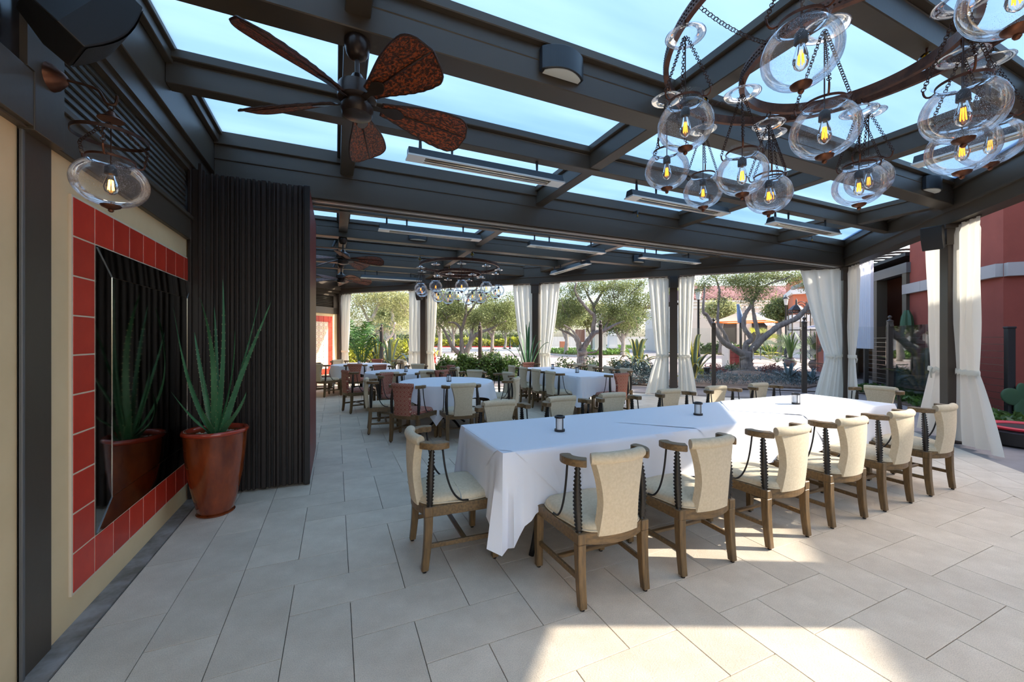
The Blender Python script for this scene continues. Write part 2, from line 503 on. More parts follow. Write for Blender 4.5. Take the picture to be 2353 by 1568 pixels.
pmat('stone_band', (0.42, 0.38, 0.36), 0.8)
pmat('stucco_pale', (0.60, 0.54, 0.47), 0.9, col2=(0.64, 0.58, 0.51), scale=1)
pmat('stucco_white', (0.72, 0.69, 0.64), 0.85)
pmat('roof_tile', (0.56, 0.30, 0.24), 0.8, rnd=0.25)
pmat('roof_deck', (0.12, 0.05, 0.045), 0.9)
pmat('umbrella_tan', (0.62, 0.48, 0.35), 0.85, trans=0.3)
pmat('umbrella_orange', (0.80, 0.22, 0.02), 0.85, trans=0.3)
pmat('umbrella_white', (0.75, 0.73, 0.76), 0.85, trans=0.3)
pmat('umbrella_blue', (0.25, 0.36, 0.58), 0.8)
pmat('terracotta', (0.50, 0.17, 0.08), 0.8)
pmat('dark_pot', (0.055, 0.035, 0.035), 0.5)
pmat('kiosk_red', (0.20, 0.035, 0.035), 0.4)
pmat('lamp_glass', (0.75, 0.74, 0.70), 0.3, trans=0.4)
pmat('sign_brown', (0.13, 0.065, 0.04), 0.5)
pmat('awning_blue', (0.50, 0.55, 0.60), 0.8)
pmat('window_dark', (0.02, 0.018, 0.02), 0.15)
pmat('room_red', (0.22, 0.07, 0.035), 0.8)
pmat('flower_red', (0.70, 0.02, 0.02), 0.5)
pmat('cushion_red', (0.55, 0.02, 0.04), 0.6)
pmat('white_card', (0.85, 0.85, 0.85), 0.7)
# ------------------------------------------------------------------ plan of the pavilion
WALL_X = -1.26
TK = 5.55                                     # right side: X - Y = TK
SK = 16.10                                    # far side:   X + Y = SK
DT = Vector((1, 1, 0)).normalized()
DS = Vector((-1, 1, 0)).normalized()
POST = {'A': Vector((8.27, 2.72, 0)), 'B': Vector((10.825, 5.275, 0)), 'C': Vector((8.19, 7.91, 0)),
        'D': Vector((5.49, 10.61, 0)), 'E': Vector((2.71, 13.39, 0)), 'F': Vector((0.12, 15.98, 0)),
        'G': Vector((5.58, 0.03, 0)), 'H': Vector((2.93, -2.62, 0))}
EAVE = 3.16

# ------------------------------------------------------------------ floor with herringbone tiles
U = 0.3047
GX, GY = 0.0752, 2.132
floor = MB().prism([(-1.15, -3.0), (2.25, -3.0), (10.78, 5.53), (11.0, 5.75), (0.35, 16.4), (-1.15, 14.9)], -0.16, -0.009).build('floor', 'grout', None)
tag(floor, 'pale stone tile floor laid in herringbone under the pavilion', 'floor', kind='structure')
CUT, BORD, EDGE = 4.37, 4.83, 5.27
cands = []
gap = 0.0018
def inset(poly, g):
    cx = sum(p[0] for p in poly)/len(poly); cy = sum(p[1] for p in poly)/len(poly)
    out = []
    for x, y in poly:
        d = math.hypot(x-cx, y-cy)
        out.append((x+(cx-x)/d*g*1.4, y+(cy-y)/d*g*1.4))
    return out
for i in range(-6, 40):
    for j in range(-18, 50):
        k = (i+j) % 4
        if i in (-4, -3):                       # two straight courses along the wall
            if (j-i) % 2: continue
            w, h = 1, 2
            k = 2
        elif i < -4: continue
        elif k == 0: w, h = 2, 1
        elif k == 2: w, h = 1, 2
        elif k == 1 and i == -2: w, h = 1, 1
        else: continue
        x0 = GX+i*U; y0 = GY+j*U
        full = [(x0+gap, y0+gap), (x0+w*U-gap, y0+gap), (x0+w*U-gap, y0+h*U-gap), (x0+gap, y0+h*U-gap)]
        p = clip(full, -1, 0, 1.148)
        p = clip(p, 0, -1, 2.6) if p else p
        p = clip(p, 1, -1, CUT-0.006) if p else p
        p = clip(p, 1, 1, 16.2) if p else p
        if len(p) < 3 or area(p) < 0.004: continue
        cands.append((p, (k == 0), area(p) > 0.995*area(full) and w*h == 2, x0, y0))
for lo, hi, ph in ((CUT, BORD, 0.0), (BORD, EDGE, 0.31)):      # two border courses along the open side
    wdt = (hi-lo)/math.sqrt(2)
    t = -2.6*math.sqrt(2)+ph
    while t < 9.0:
        base = Vector((lo, 0, 0))                       # X-Y = lo at Y = 0
        a = base+DT*(t+gap); b = base+DT*(t+0.61-gap)
        n = Vector((1, -1, 0)).normalized()
        q = [a+n*gap, a+n*(wdt-gap), b+n*(wdt-gap), b+n*gap]
        p = clip([(v.x, v.y) for v in q], 1, 1, 16.2)
        if len(p) >= 3 and area(p) > 0.01: cands.append((p, None, False, 0, 0))
        t += 0.61
def tile_rank(p):
    cx = sum(q[0] for q in p)/len(p); cy = sum(q[1] for q in p)/len(p)
    w = pix((cx, cy, 0))
    if w is None or not (-150 < w[0] < 2500) or w[1] > 1750: return 1e6+abs(cy)
    return w[2]
cands.sort(key=lambda c: tile_rank(c[0]))
def tile_mb(p, z0=-0.009):
    return MB().prism(p, z0, 0.0)
mh = MB().prism([(gap, gap), (2*U-gap, gap), (2*U-gap, U-gap), (gap, U-gap)], -0.009, 0).mesh('tile', 'floor_tile', bevel=0.0012, seg=1)
mv = MB().prism([(gap, gap), (U-gap, gap), (U-gap, 2*U-gap), (gap, 2*U-gap)], -0.009, 0).mesh('tile', 'floor_tile', bevel=0.0012, seg=1)
rest = MB()
for n, (p, hz, whole, x0, y0) in enumerate(cands):
    if n < 300:
        if whole: link('tile', mh if hz else mv, floor, (x0, y0, 0))
        else:
            cx = sum(q[0] for q in p)/len(p); cy = sum(q[1] for q in p)/len(p)
            MB().prism([(q[0]-cx, q[1]-cy) for q in p], -0.009, 0).build('tile', 'floor_tile', floor, (cx, cy, 0))
    else:
        rest.prism(p, -0.009, 0)
tag(rest.build('far_tiles', 'floor_tile_far', floor), 'smaller looking floor tiles further away', kind='stuff')
trim = MB().box((WALL_X, -2.6, -0.16), (-1.15, 14.4, 0.004)).build('trim_1', 'kerb_stone', None)
tag(trim, 'weathered dark stone strip at the foot of the left wall', 'trim', kind='structure')

# ------------------------------------------------------------------ left wall
wall = MB().box((WALL_X-0.16, -2.6, 0), (WALL_X, 14.5, 2.41)).build('wall_left', 'cream_wall')
tag(wall, 'cream plastered left wall with red tile frame and black louvres', 'wall', kind='structure')
MB().box((WALL_X-0.16, -2.6, 2.41), (WALL_X-0.06, 14.5, 3.3)).build('louvre_backing', 'slat', wall)
rl = MB()
rl.box((WALL_X-0.06, -2.6, 2.41), (WALL_X+0.035, 14.5, 2.62)); rl.box((WALL_X-0.06, -2.6, 2.60), (WALL_X+0.05, 14.5, 2.635))
rl.build('rail', 'steel', wall, bevel=0.004, seg=1)
mo = MB()
mo.box((WALL_X-0.06, -2.6, 3.05), (WALL_X+0.03, 14.5, 3.10)); mo.box((WALL_X-0.06, -2.6, 3.10), (WALL_X+0.055, 14.5, 3.16))
mo.box((WALL_X-0.06, -2.6, 3.16), (WALL_X+0.02, 14.5, 3.30))
mo.build('moulding', 'steel', wall)
sl = MB()
mt = Matrix.Rotation(math.radians(72), 4, 'Y')
sl.box((-0.032, 0, -0.006), (0.032, 1.90, 0.006), mt)
slm = sl.mesh('slat', 'slat')
for k in range(9):
    link('slat', slm, wall, (WALL_X-0.015, 2.67, 2.655+k*0.047))
# red tile frame round the mirror: ten tiles high, ten wide
TS = 0.207
fy0, fz0 = 2.81, 0.165
MB().box((WALL_X, fy0-0.008, fz0-0.008), (WALL_X+0.0115, fy0+10*TS+0.008, fz0+10*TS+0.008)).build('grout_bed', 'grout_cream', wall)
tm = MB().box((0, 0.0036, 0.0036), (0.012, TS-0.0036, TS-0.0036)).mesh('tile', 'red_tile', bevel=0.0035, seg=2)
for i in range(10):
    for j in range(10):
        if i in (0, 9) or j in (0, 9):
            o = link('tile', tm, wall, (WALL_X+0.002, fy0+i*TS, fz0+j*TS))
# mirror with bevelled border strips
my0, my1, mz0, mz1 = fy0+TS+0.004, fy0+9*TS-0.004, fz0+TS+0.004, fz0+9*TS-0.004
mir = empty('mirror', (WALL_X+0.012, (my0+my1)/2, mz0), 0, 'tall dark antiqued mirror set inside the red tile frame on the left wall', 'mirror')
hw, hh, b_ = (my1-my0)/2, mz1-mz0, 0.16
def quad_pane(pts, nm='pane', z=0.0):
    m = MB()
    n = Vector((0.006, 0, 0))
    vs = [Vector((z, p[0], p[1])) for p in pts]
    vs2 = [v-n for v in vs]
    k = len(vs)
    m.add(vs+vs2, [tuple(range(k)), tuple(range(2*k-1, k-1, -1))]+[(i, k+i, k+(i+1) % k, (i+1) % k) for i in range(k)])
    return m.build(nm, 'antique_mirror', mir, clean=True)
g_ = 0.0015
quad_pane([(-hw+b_+g_, b_+g_), (hw-b_-g_, b_+g_), (hw-b_-g_, hh-b_-g_), (-hw+b_+g_, hh-b_-g_)], z=0.012)
def bev(pts):                                  # border panes slope back to the tiles
    m = MB(); vs = [Vector((0.011 if inn else 0.004, p, q)) for p, q, inn in pts]
    vs2 = [v-Vector((0.006, 0, 0)) for v in vs]
    k = 4
    m.add(vs+vs2, [(0, 1, 2, 3), (7, 6, 5, 4)]+[(i, k+i, k+(i+1) % k, (i+1) % k) for i in range(k)])
    m.build('border_pane', 'antique_mirror', mir, clean=True)
bev([(-hw, 0, 0), (-hw+b_-g_, b_+g_, 1), (-hw+b_-g_, hh-b_-g_, 1), (-hw, hh, 0)])
bev([(hw, 0, 0), (hw-b_+g_, b_+g_, 1), (hw-b_+g_, hh-b_-g_, 1), (hw, hh, 0)])
bev([(-hw+.004, 0, 0), (hw-.004, 0, 0), (hw-b_-g_, b_-g_, 1), (-hw+b_+g_, b_-g_, 1)])
bev([(-hw+.004, hh, 0), (hw-.004, hh, 0), (hw-b_-g_, hh-b_+g_, 1), (-hw+b_+g_, hh-b_+g_, 1)])
for a in (-1, 1):
    MB().bar((0.0125, a*(hw-b_), b_), (0.0125, a*(hw-b_), hh-b_), 0.004, 0.002).build('joint_line', 'mirror_joint', mir)
    for zz, z2 in ((0.01, b_), (hh-0.01, hh-b_)):
        MB().bar((0.006, a*(hw-0.01), zz), (0.0125, a*(hw-b_), z2), 0.005, 0.003).build('joint_line', 'mirror_joint', mir)
# steel column and the dark window frame left of it
col = empty('trim_2', (WALL_X, 2.435, 0), 0, 'dark steel column standing against the left wall', 'column', kind='structure')
cm = MB(); cm.box((0.0, 0.0, 0.0), (0.012, 0.21, 3.3)); cm.build('shaft', 'steel', col, bevel=0.004)
MB().box((0.0, 0.0, 2.405), (0.058, 0.21, 3.3)).build('upper_shaft', 'steel', col, bevel=0.004)
MB().box((0.0, 0.0, 0.0), (0.02, 0.018, 2.405)).build('edge_strip', 'steel_side', col, bevel=0.004)
MB().box((0, -1.2, 2.42), (0.055, 0.0, 2.66)).build('sill_beam', 'steel', col, bevel=0.004)
MB().box((0.0, -1.2, 2.66), (0.035, 0.0, 3.3)).build('dark_pane', 'window_dark', col)
wf = MB()
for y in (-0.05, -0.62): wf.box((0, y, 2.66), (0.06, y+0.05, 3.3))
wf.build('frame', 'steel', col)

# ------------------------------------------------------------------ short wall in the far left corner, with tile mural
back = empty('wall_back', POST['F'], math.radians(45), 'short cream wall in the far left corner with a patterned tile mural', 'wall', kind='structure')
LB = 2.0
MB().box((-LB, 0, 0), (-0.1, 0.14, 2.41)).build('plaster', 'cream_wall', back)
MB().box((-LB, 0.05, 2.41), (-0.1, 0.14, 3.3)).build('louvre_backing', 'slat', back)
MB().box((-LB, -0.03, 2.41), (-0.1, 0.05, 2.63)).build('rail', 'steel', back)
MB().box((-LB, -0.03, 3.05), (-0.1, 0.05, 3.3)).build('moulding', 'steel', back)
s2 = MB(); s2.box((-LB, -0.035, -0.005), (-0.3, 0.035, 0.005), Matrix.Rotation(math.radians(-38), 4, 'X'))
sm2 = s2.mesh('slat', 'slat')
for k in range(7): link('slat', sm2, back, (0, 0.03, 2.67+k*0.058))
MB().box((-0.3, -0.03, 2.41), (-0.1, 0.05, 3.3)).build('jamb', 'steel', back)
tmb = MB().box((0.003, -0.012, 0.003), (TS-0.003, 0, TS-0.003)).mesh('tile', 'red_tile', bevel=0.003, seg=1)
tmm = MB().box((0.002, -0.012, 0.002), (TS-0.002, 0, TS-0.002)).mesh('mural_tile', 'mural_tile', bevel=0.002, seg=1)
for i in range(8):
    for j in range(10):
        edge = i == 0 or j in (0, 9)
        link('tile' if edge else 'mural_tile', tmb if edge else tmm, back, (-0.32-(i+1)*TS, -0.001, 0.24+j*TS))

# ------------------------------------------------------------------ roof frame
ceil = empty('ceiling', (0, 0, 0), 0, 'dark steel roof grid with milky panes over the patio', 'ceiling', kind='structure')
def x_end(y):                                  # right end of a beam that runs away from the wall
    return min(y+TK, SK-y)
def xbeam(y, w, z0, z1, mat='steel', x0=-1.2, cap=True):
    xe = x_end(y)-0.06
    m = MB(); m.box((x0, y-w/2, z0), (xe, y+w/2, z1))
    if cap: m.box((x0, y-w/2-0.05, z1-0.07), (xe, y+w/2+0.05, z1))
    m.box((x0, y-w/2-0.006, z0+0.16), (xe, y+w/2+0.006, z0+0.172))
    return m.build('beam', mat, ceil, bevel=0.006, seg=1)
BIG = (-2.73, 0.0, 2.72, 8.15, 10.87, 13.6)
SMALL = (-1.36, 1.36, 3.94, 6.75, 9.5, 12.2, 14.9)
for y in BIG: xbeam(y, 0.20, 3.40, 3.74)
for y in SMALL: xbeam(y, 0.13, 3.47, 3.72)
# main beam with the folding wall's track
mb = MB(); mb.box((-1.2, 5.23, EAVE), (10.6, 5.47, 3.76)); mb.box((-1.2, 5.215, 3.44), (10.6, 5.47, 3.45)); mb.box((-1.2, 5.19, 3.60), (10.6, 5.23, 3.76))
mb.build('main_beam', 'steel', ceil, bevel=0.005, seg=1)
for y, w in ((5.27, 0.03), (5.325, 0.045), (5.385, 0.045)):
    MB().box((-0.9, y-w/2, EAVE-0.016), (10.55, y+w/2, EAVE)).build('track', 'track_grey' if w > 0.04 else 'steel', ceil)
MB().box((-1.2, 5.40, EAVE-0.03), (10.5, 5.44, EAVE)).build('track', 'steel', ceil)
QX = (0.125, 2.78, 5.60, 8.33)
for x in QX:
    ya = max(-2.8, x-TK+0.1); yb = SK-x-0.1
    m = MB(); m.box((x-0.075, ya, 3.485), (x+0.075, yb, 3.72)); m.box((x-0.11, ya, 3.66), (x+0.11, yb, 3.73))
    m.build('cross_beam', 'steel', ceil, bevel=0.006, seg=1)
# fascia along the wall and eaves along the two open sides
fm = MB(); fm.box((-1.42, -2.8, 3.30), (-1.2, 14.5, 3.76)); fm.box((-1.2, -2.8, 3.62), (-1.15, 14.5, 3.70)); fm.box((-1.42, -2.8, 3.70), (-1.12, 14.5, 3.76))
fm.build('wall_fascia', 'steel', ceil, bevel=0.005, seg=1)
def eave(p, q, nm):
    d = (q-p).normalized(); n = Vector((d.y, -d.x, 0))
    m = MB()
    for o, w, z0, z1 in ((0, 0.22, EAVE, 3.78), (-0.03, 0.22, EAVE+0.17, EAVE+0.20), (-0.05, 0.20, 3.62, 3.78), (0.10, 0.18, EAVE+0.10, EAVE+0.24)):
        off = n*o
        a = p+off; b = q+off
        m.bar(a+Vector((0, 0, (z0+z1)/2)), b+Vector((0, 0, (z0+z1)/2)), w, z1-z0)
    m.build(nm, 'steel', ceil)
eave(POST['B']-DS*0.12, POST['F']+DS*0.3, 'eave_beam')
eave(POST['H']-DT*0.5, POST['B']+DT*0.12, 'eave_beam')
eave(POST['F']-DT*2.2, POST['F'], 'eave_beam')
# panes
xs = [-1.13]+list(QX)+[11.0]
ys = sorted(list(BIG)+list(SMALL)+[5.35])
for i in range(len(xs)-1):
    for j in range(len(ys)-1):
        p = [(xs[i]+.01, ys[j]+.01), (xs[i+1]-.01, ys[j]+.01), (xs[i+1]-.01, ys[j+1]-.01), (xs[i]+.01, ys[j+1]-.01)]
        p = clip(p, 1, -1, TK-0.02)
        p = clip(p, 1, 1, SK-0.02) if p else p
        if len(p) < 3 or area(p) < 0.05: continue
        MB().prism(p, 3.735, 3.741).build('pane', 'roof_pane', ceil)

# ------------------------------------------------------------------ posts and tied curtains
where = {'A': 'between the two long curtains at the right edge', 'B': 'at the far right corner behind the front long table',
         'C': 'behind the front table carrying a black speaker', 'D': 'with the spiky plant at its foot',
         'E': 'just below the far glass chandelier', 'F': 'at the corner beside the tile mural',
         'G': 'nearest on the open right side', 'H': 'on the open right side behind the viewer'}
def make_post(k):
    p = POST[k]
    e = empty('post', p, math.radians(45), 'dark brown square steel post '+where[k], 'post', 'posts of the pavilion')
    MB().box((-0.095, -0.095, 0.0), (0.095, 0.095, EAVE)).build('shaft', 'post_brown', e, bevel=0.006)
    m = MB(); m.box((-0.12, -0.12, EAVE-0.30), (0.12, 0.12, EAVE-0.04)); m.box((-0.145, -0.145, EAVE-0.06), (0.145, 0.145, EAVE))
    m.build('capital', 'post_brown', e, bevel=0.006)
    MB().box((-0.125, -0.125, 0), (0.125, 0.125, 0.03)).build('base_plate', 'post_brown', e)
for k in POST: make_post(k)
CURT = []
def curtain(p, d, wt, wtie, wb, ztie, label, seed, near=0.115, lean=0.0, bot=0.02, folds=3.3):
    rr = random.Random(seed)
    n = Vector((-d.y, d.x, 0))
    o = empty('curtain', p+d*near, 0, label, 'curtain', 'tied curtains round the pavilion')
    NU, NZ = 72, 44
    ph = [rr.uniform(0, 6.28) for _ in range(4)]
    rows = []
    ztop = EAVE-0.02
    for i in range(NZ+1):
        z = bot+(ztop-bot)*i/NZ
        if z > ztie:
            t = (z-ztie)/(ztop-ztie); w = wtie+(wt-wtie)*(t**0.75)
        else:
            t = (ztie-z)/(ztie-bot); w = wtie+(wb-wtie)*(t**0.85)
        amp = 0.045*min(1.0, 0.45+abs(z-ztie)*0.8)
        sh = lean*math.exp(-((z-ztie)/0.9)**2)
        row = []
        for j in range(NU+1):
            u = j/NU
            fz = 0.25*math.sin(z*1.3+ph[0])
            a = amp*math.sin(2*PI*(folds*u+fz*0.4)+ph[1])+0.22*amp*math.sin(2*PI*(folds*1.7*u-fz)+ph[2])
            if z > ztop-0.10: a *= 0.6
            q = d*(u*w+sh)+n*a
            zz = z
            if i == 0: zz = bot+0.012*math.sin(9*u+ph[3])
            row.append((q.x, q.y, zz))
        rows.append(row)
    MB().grid(rows).build('drape', 'curtain', o, smooth=True)
    tb = []
    c0 = d*(wtie/2+lean)
    for k in range(24):
        a = 2*PI*k/24
        q = c0+d*(math.cos(a)*(wtie/2+0.018))+n*(math.sin(a)*0.055)
        tb.append(q)
    m = MB(); rws = []
    for dz, ex in ((-0.035, 0), (-0.02, .008), (0.02, .008), (0.035, 0)):
        rws.append([(q.x*(1)+(q-c0).normalized().x*ex, q.y+(q-c0).normalized().y*ex, ztie+dz+0.015*math.sin(3*k)) for k, q in enumerate(tb+[tb[0]])])
    m.grid(rws).build('tieback', 'curtain', o, smooth=True)
    m2 = MB(); m2.tube([(c0+n*0.06+Vector((0, 0, ztie+0.02))), (c0+n*0.075+d*0.03+Vector((0, 0, ztie-0.06))), (c0+n*0.07+d*0.02+Vector((0, 0, ztie-0.14)))], [0.012, 0.016, 0.01], 6)
    m2.build('knot', 'curtain', o, smooth=True)
    rg = MB(); rws = []
    for dz in (-0.01, 0.02):
        rws.append([tuple(d*(u*wt)+n*0.0+Vector((0, 0, ztop+dz))) for u in (0, 1)])
    MB().tube([d*0.0+Vector((0, 0, ztop+0.005)), d*wt+Vector((0, 0, ztop+0.005))], 0.012, 8).build('curtain_rod', 'post_brown', o)
    return o
curtain(POST['A'], -DT, 0.46, 0.40, 0.80, 1.03, 'widest cream curtain hanging right of the rightmost post', 1, folds=3.2)
curtain(POST['A'], DT, 0.46, 0.42, 0.72, 1.03, 'cream curtain hanging left of the rightmost post', 2, folds=2.6)
curtain(POST['B'], -DT, 0.50, 0.30, 0.46, 1.10, 'slanting cream curtain right of the far corner post', 3)
curtain(POST['B'], DS, 0.80, 0.34, 0.55, 1.10, 'slanting cream curtain left of the far corner post, tied near the middle', 4, lean=-0.05)
curtain(POST['C'], -DS, 0.40, 0.28, 0.46, 1.05, 'cream curtain right of the post that carries a speaker', 5)
curtain(POST['C'], DS, 0.52, 0.30, 0.60, 1.05, 'cream curtain left of the post that carries a speaker', 6)
curtain(POST['D'], -DS, 0.62, 0.30, 0.42, 1.05, 'pale curtain right of the post with the spiky plant', 7)
curtain(POST['D'], DS, 0.62, 0.34, 0.46, 1.05, 'pale curtain left of the post with the spiky plant', 8)
curtain(POST['E'], -DS, 0.42, 0.25, 0.36, 1.05, 'backlit curtain right of the post below the far chandelier', 9)
curtain(POST['E'], DS, 0.52, 0.50, 0.55, 1.05, 'grey green curtain left of the post below the far chandelier', 10)
curtain(POST['F'], -DS, 0.46, 0.32, 0.42, 1.05, 'curtain at the far left corner behind the potted palm', 11)
curtain(POST['G'], DT, 0.24, 0.2, 0.26, 1.05, 'curtain on the open right side just outside the view', 12)
curtain(POST['G'], -DT, 0.24, 0.2, 0.26, 1.05, 'curtain on the open right side, nearest to the viewer', 13)

# ------------------------------------------------------------------ folded stack of sliding wall panels
fw = empty('folding_wall', (-0.72, 4.56, 0), 0, 'folded stack of dark ribbed wall panels behind the potted aloe', 'folding wall')
MB().box((-0.40, 0.05, 0.02), (0.455, 1.45, 3.05)).build('panel_core', 'rib_dark', fw)
MB().box((0.455, 0.02, 0.02), (0.475, 1.48, 3.05)).build('red_end_panel', 'burgundy', fw)
x = -0.36
rr = random.Random(3)
ribs = []
while x < 0.43:
    w = rr.choice((0.022, 0.03, 0.038)); dp = rr.choice((0.0, 0.012, 0.02))
    MB().box((x, dp, 0.02), (x+w, 0.05, 3.06-0.004)).build('rib', 'rib', fw, bevel=0.005)
    x += w+rr.choice((0.006, 0.012, 0.018))
MB().box((0.425, -0.01, 0.01), (0.478, 0.04, 3.06)).build('end_post', 'rib_dark', fw, bevel=0.006)
m = MB()
for dx in (-0.53, -0.45): m.box((dx, 0.0, 0.02), (dx+0.03, 0.06, 3.13))
m.box((-0.53, 0.03, 0.02), (-0.40, 0.06, 3.08)); m.build('jamb_channel', 'rib', fw, bevel=0.006)
# ------------------------------------------------------------------ chairs: horn-post armchairs
# local axes: the sitter looks towards +y, the floor is z = 0
def chair_proto(fab, fab_flat, nm):
    t = empty(nm, (0, 0, 0))
    # rear legs sweep back, front legs are straight and tapered
    def leg(px, py, rear):
        rows = []
        for i in range(9):
            z = 0.012+(0.345)*i/8
            t_ = 1-i/8
            s_ = 0.021+0.005*(i/8)
            dy = -0.024*t_**2 if rear else 0.0
            rows.append([(px-s_, py+dy-s_, z), (px+s_, py+dy-s_, z), (px+s_, py+dy+s_, z), (px-s_, py+dy+s_, z)])
        m = MB()
        for i in range(8):
            m.add(rows[i]+rows[i+1], [(j, (j+1) % 4, 4+(j+1) % 4, 4+j) for j in range(4)])
        m.add(rows[0], [(3, 2, 1, 0)]); m.add(rows[8], [(0, 1, 2, 3)])
        top = 0.418
        m.box((px-0.0265, py-0.0265, 0.357), (px+0.0265, py+0.0265, top))
        o = m.build('leg', 'wood', t, clean=True, bevel=0.004, seg=1)
        MB().lathe([(0.0, 0), (0.013, 0), (0.013, 0.013), (0, 0.013)], 8, (px, py-(0.024 if rear else 0), 0)).build('glide', 'iron', o)
        return o
    for sx in (-1, 1):
        leg(sx*0.220, -0.222, True)
        leg(sx*0.245, 0.225, False)
    # seat rails: straight front, slightly splayed sides, bowed back
    m = MB()
    for sx in (-1, 1):
        m.bar((sx*0.222, -0.20, 0.385), (sx*0.245, 0.21, 0.385), 0.036, 0.066)
    m.bar((-0.23, 0.225, 0.385), (0.23, 0.225, 0.385), 0.036, 0.066)
    rows = []
    for i in range(13):
        a = -1+2*i/12
        yb = -0.235-0.055*(1-a*a)
        x = a*0.205
        rows.append([(x, yb, 0.352), (x, yb+0.034, 0.352), (x, yb+0.034, 0.418), (x, yb, 0.418)])
    for i in range(12):
        m.add(rows[i]+rows[i+1], [(j, (j+1) % 4, 4+(j+1) % 4, 4+j) for j in range(4)])
    m.add(rows[0], [(0, 1, 2, 3)]); m.add(rows[-1], [(3, 2, 1, 0)])
    m.build('seat_frame', 'wood_flat', t, bevel=0.003, seg=1)
    # stretchers in an H
    for sx in (-1, 1):
        MB().bar((sx*0.226, -0.215, 0.165), (sx*0.245, 0.22, 0.165), 0.020, 0.030).build('stretcher', 'wood_flat', t, bevel=0.003, seg=1)
    MB().bar((-0.225, 0.02, 0.165), (0.225, 0.02, 0.165), 0.030, 0.020).build('stretcher', 'wood_flat', t, bevel=0.003, seg=1)
    # seat cushion
    rows = []
    def outline(a):
        x = 0.238*math.copysign(abs(math.cos(a))**0.42, math.cos(a)); y = 0.235*math.copysign(abs(math.sin(a))**0.42, math.sin(a))
        if y < 0:
            x *= 0.93; y -= 0.035*(1-(x/0.23)**2)
        return x, y-0.005
    prof = [(0.97, 0.405), (1.0, 0.425), (0.985, 0.447), (0.93, 0.463), (0.7, 0.474), (0.35, 0.480), (0.0, 0.482)]
    for sc, z in prof:
        rows.append([(outline(2*PI*k/40)[0]*sc, outline(2*PI*k/40)[1]*sc, z) for k in range(41)])
    MB().grid(rows).build('seat', fab_flat, t, smooth=True, clean=True)
    pts = [(outline(2*PI*k/40)[0]*1.005, outline(2*PI*k/40)[1]*1.005, 0.424) for k in range(40)]
    MB().tube(pts, 0.0055, 6, closed=True).build('piping', fab_flat, t, smooth=True)
    # upholstered back: narrow at the waist, bowed in plan
    def bp(u, z, off):
        v = (z-0.405)/0.42
        half = 0.126+0.048*(abs(v-0.42)/0.58)**1.6*(1 if v > 0.42 else 0.45)
        x = u*half
        y = -0.268-0.012*math.sin(v*PI)-0.025*v+0.9*x*x
        return (x*(1 if off >= 0 else 0.96), y+off, z)
    m = MB(); rows = []
    for i in range(15):
        z = 0.402+0.405*i/14
        ring = [bp(-1+2*k/12, z, 0.024) for k in range(13)]+[bp(1-2*k/12, z, -0.026) for k in range(13)]
        ring.append(ring[0]); rows.append(ring)
    m.grid(rows)
    n = len(rows[0])-1
    m.add(rows[0][:n], [tuple(range(n))]); m.add(rows[-1][:n], [tuple(range(n-1, -1, -1))])
    m.build('backrest', fab, t, smooth=55, clean=True)
    # padded roll over the top rail
    def rail(a):                                # horseshoe line of the rail, a in -1..1
        th = a*1.72
        return Vector((0.272*math.sin(th)/math.sin(1.72) if abs(th) < 1.0 else 0.272*math.copysign(1, th)*(0.92+0.08*math.sin((abs(th)-1)*2)), 0, 0))
    hs = smooth_path([(-0.243, -0.10, 0), (-0.259, -0.15, 0), (-0.243, -0.205, 0), (-0.195, -0.252, 0), (-0.105, -0.287, 0), (0, -0.297, 0),
                      (0.105, -0.287, 0), (0.195, -0.252, 0), (0.243, -0.205, 0), (0.259, -0.15, 0), (0.243, -0.10, 0)], 4)
    mid = [p+Vector((0, 0, 0.833)) for p in hs if abs(p.x) <= 0.19 and p.y < -0.2]
    MB().tube(mid, [0.030]+[0.034]*(len(mid)-2)+[0.030], 14).build('top_roll', fab, t, smooth=50)
    for sx in (-1, 1):
        arc = [p for p in (hs if sx < 0 else hs[::-1])]
        arc = [p for p in arc if sx*p.x >= 0.178 or p.y > -0.2]
        arc = [p for p in arc if sx*p.x > 0.1]
        m = MB(); rows = []
        for i, p in enumerate(arc):
            q = arc[min(i+1, len(arc)-1)]-arc[max(i-1, 0)]
            q.normalize(); nn = Vector((-q.y, q.x, 0))
            w = 0.034 if i else 0.018
            rows.append([p+nn*w+Vector((0, 0, 0.790)), p-nn*w+Vector((0, 0, 0.790)), p-nn*w+Vector((0, 0, 0.832)), p+nn*w+Vector((0, 0, 0.832))])
        for i in range(len(rows)-1):
            m.add(rows[i]+rows[i+1], [(j, (j+1) % 4, 4+(j+1) % 4, 4+j) for j in range(4)])
        m.add(rows[0], [(3, 2, 1, 0)]); m.add(rows[-1], [(0, 1, 2, 3)])
        m.build('arm', 'wood_flat', t, clean=True, bevel=0.006, seg=2)
        # ringed horn standing on the rear corner
        a = Vector((sx*0.222, -0.213, 0.416)); b = Vector((sx*0.218, -0.196, 0.785))
        pts = []; rad = []
        K = 34
        for i in range(K+1):
            u = i/K
            pts.append(a.lerp(b, u)+Vector((sx*0.010*math.sin(u*PI), -0.006*math.sin(u*PI), 0)))
            base = 0.0125+0.0095*math.sin(PI*min(1, u*0.85+0.12))
            rad.append(base+(0.0052 if i % 2 == 0 else -0.0036))
        MB().tube(pts, rad, 10).build('horn_post', 'horn', t, smooth=80)
        st = bez((sx*0.248, -0.135, 0.784), (sx*0.250, -0.12, 0.62), (sx*0.250, -0.09, 0.47), (sx*0.240, 0.0, 0.428), 14)+[Vector((sx*0.240, 0.04, 0.425))]
        m = MB()
        for i in range(len(st)-1):
            m.bar(st[i], st[i+1]+(st[i+1]-st[i])*0.06, 0.013, 0.006, (1, 0, 0))
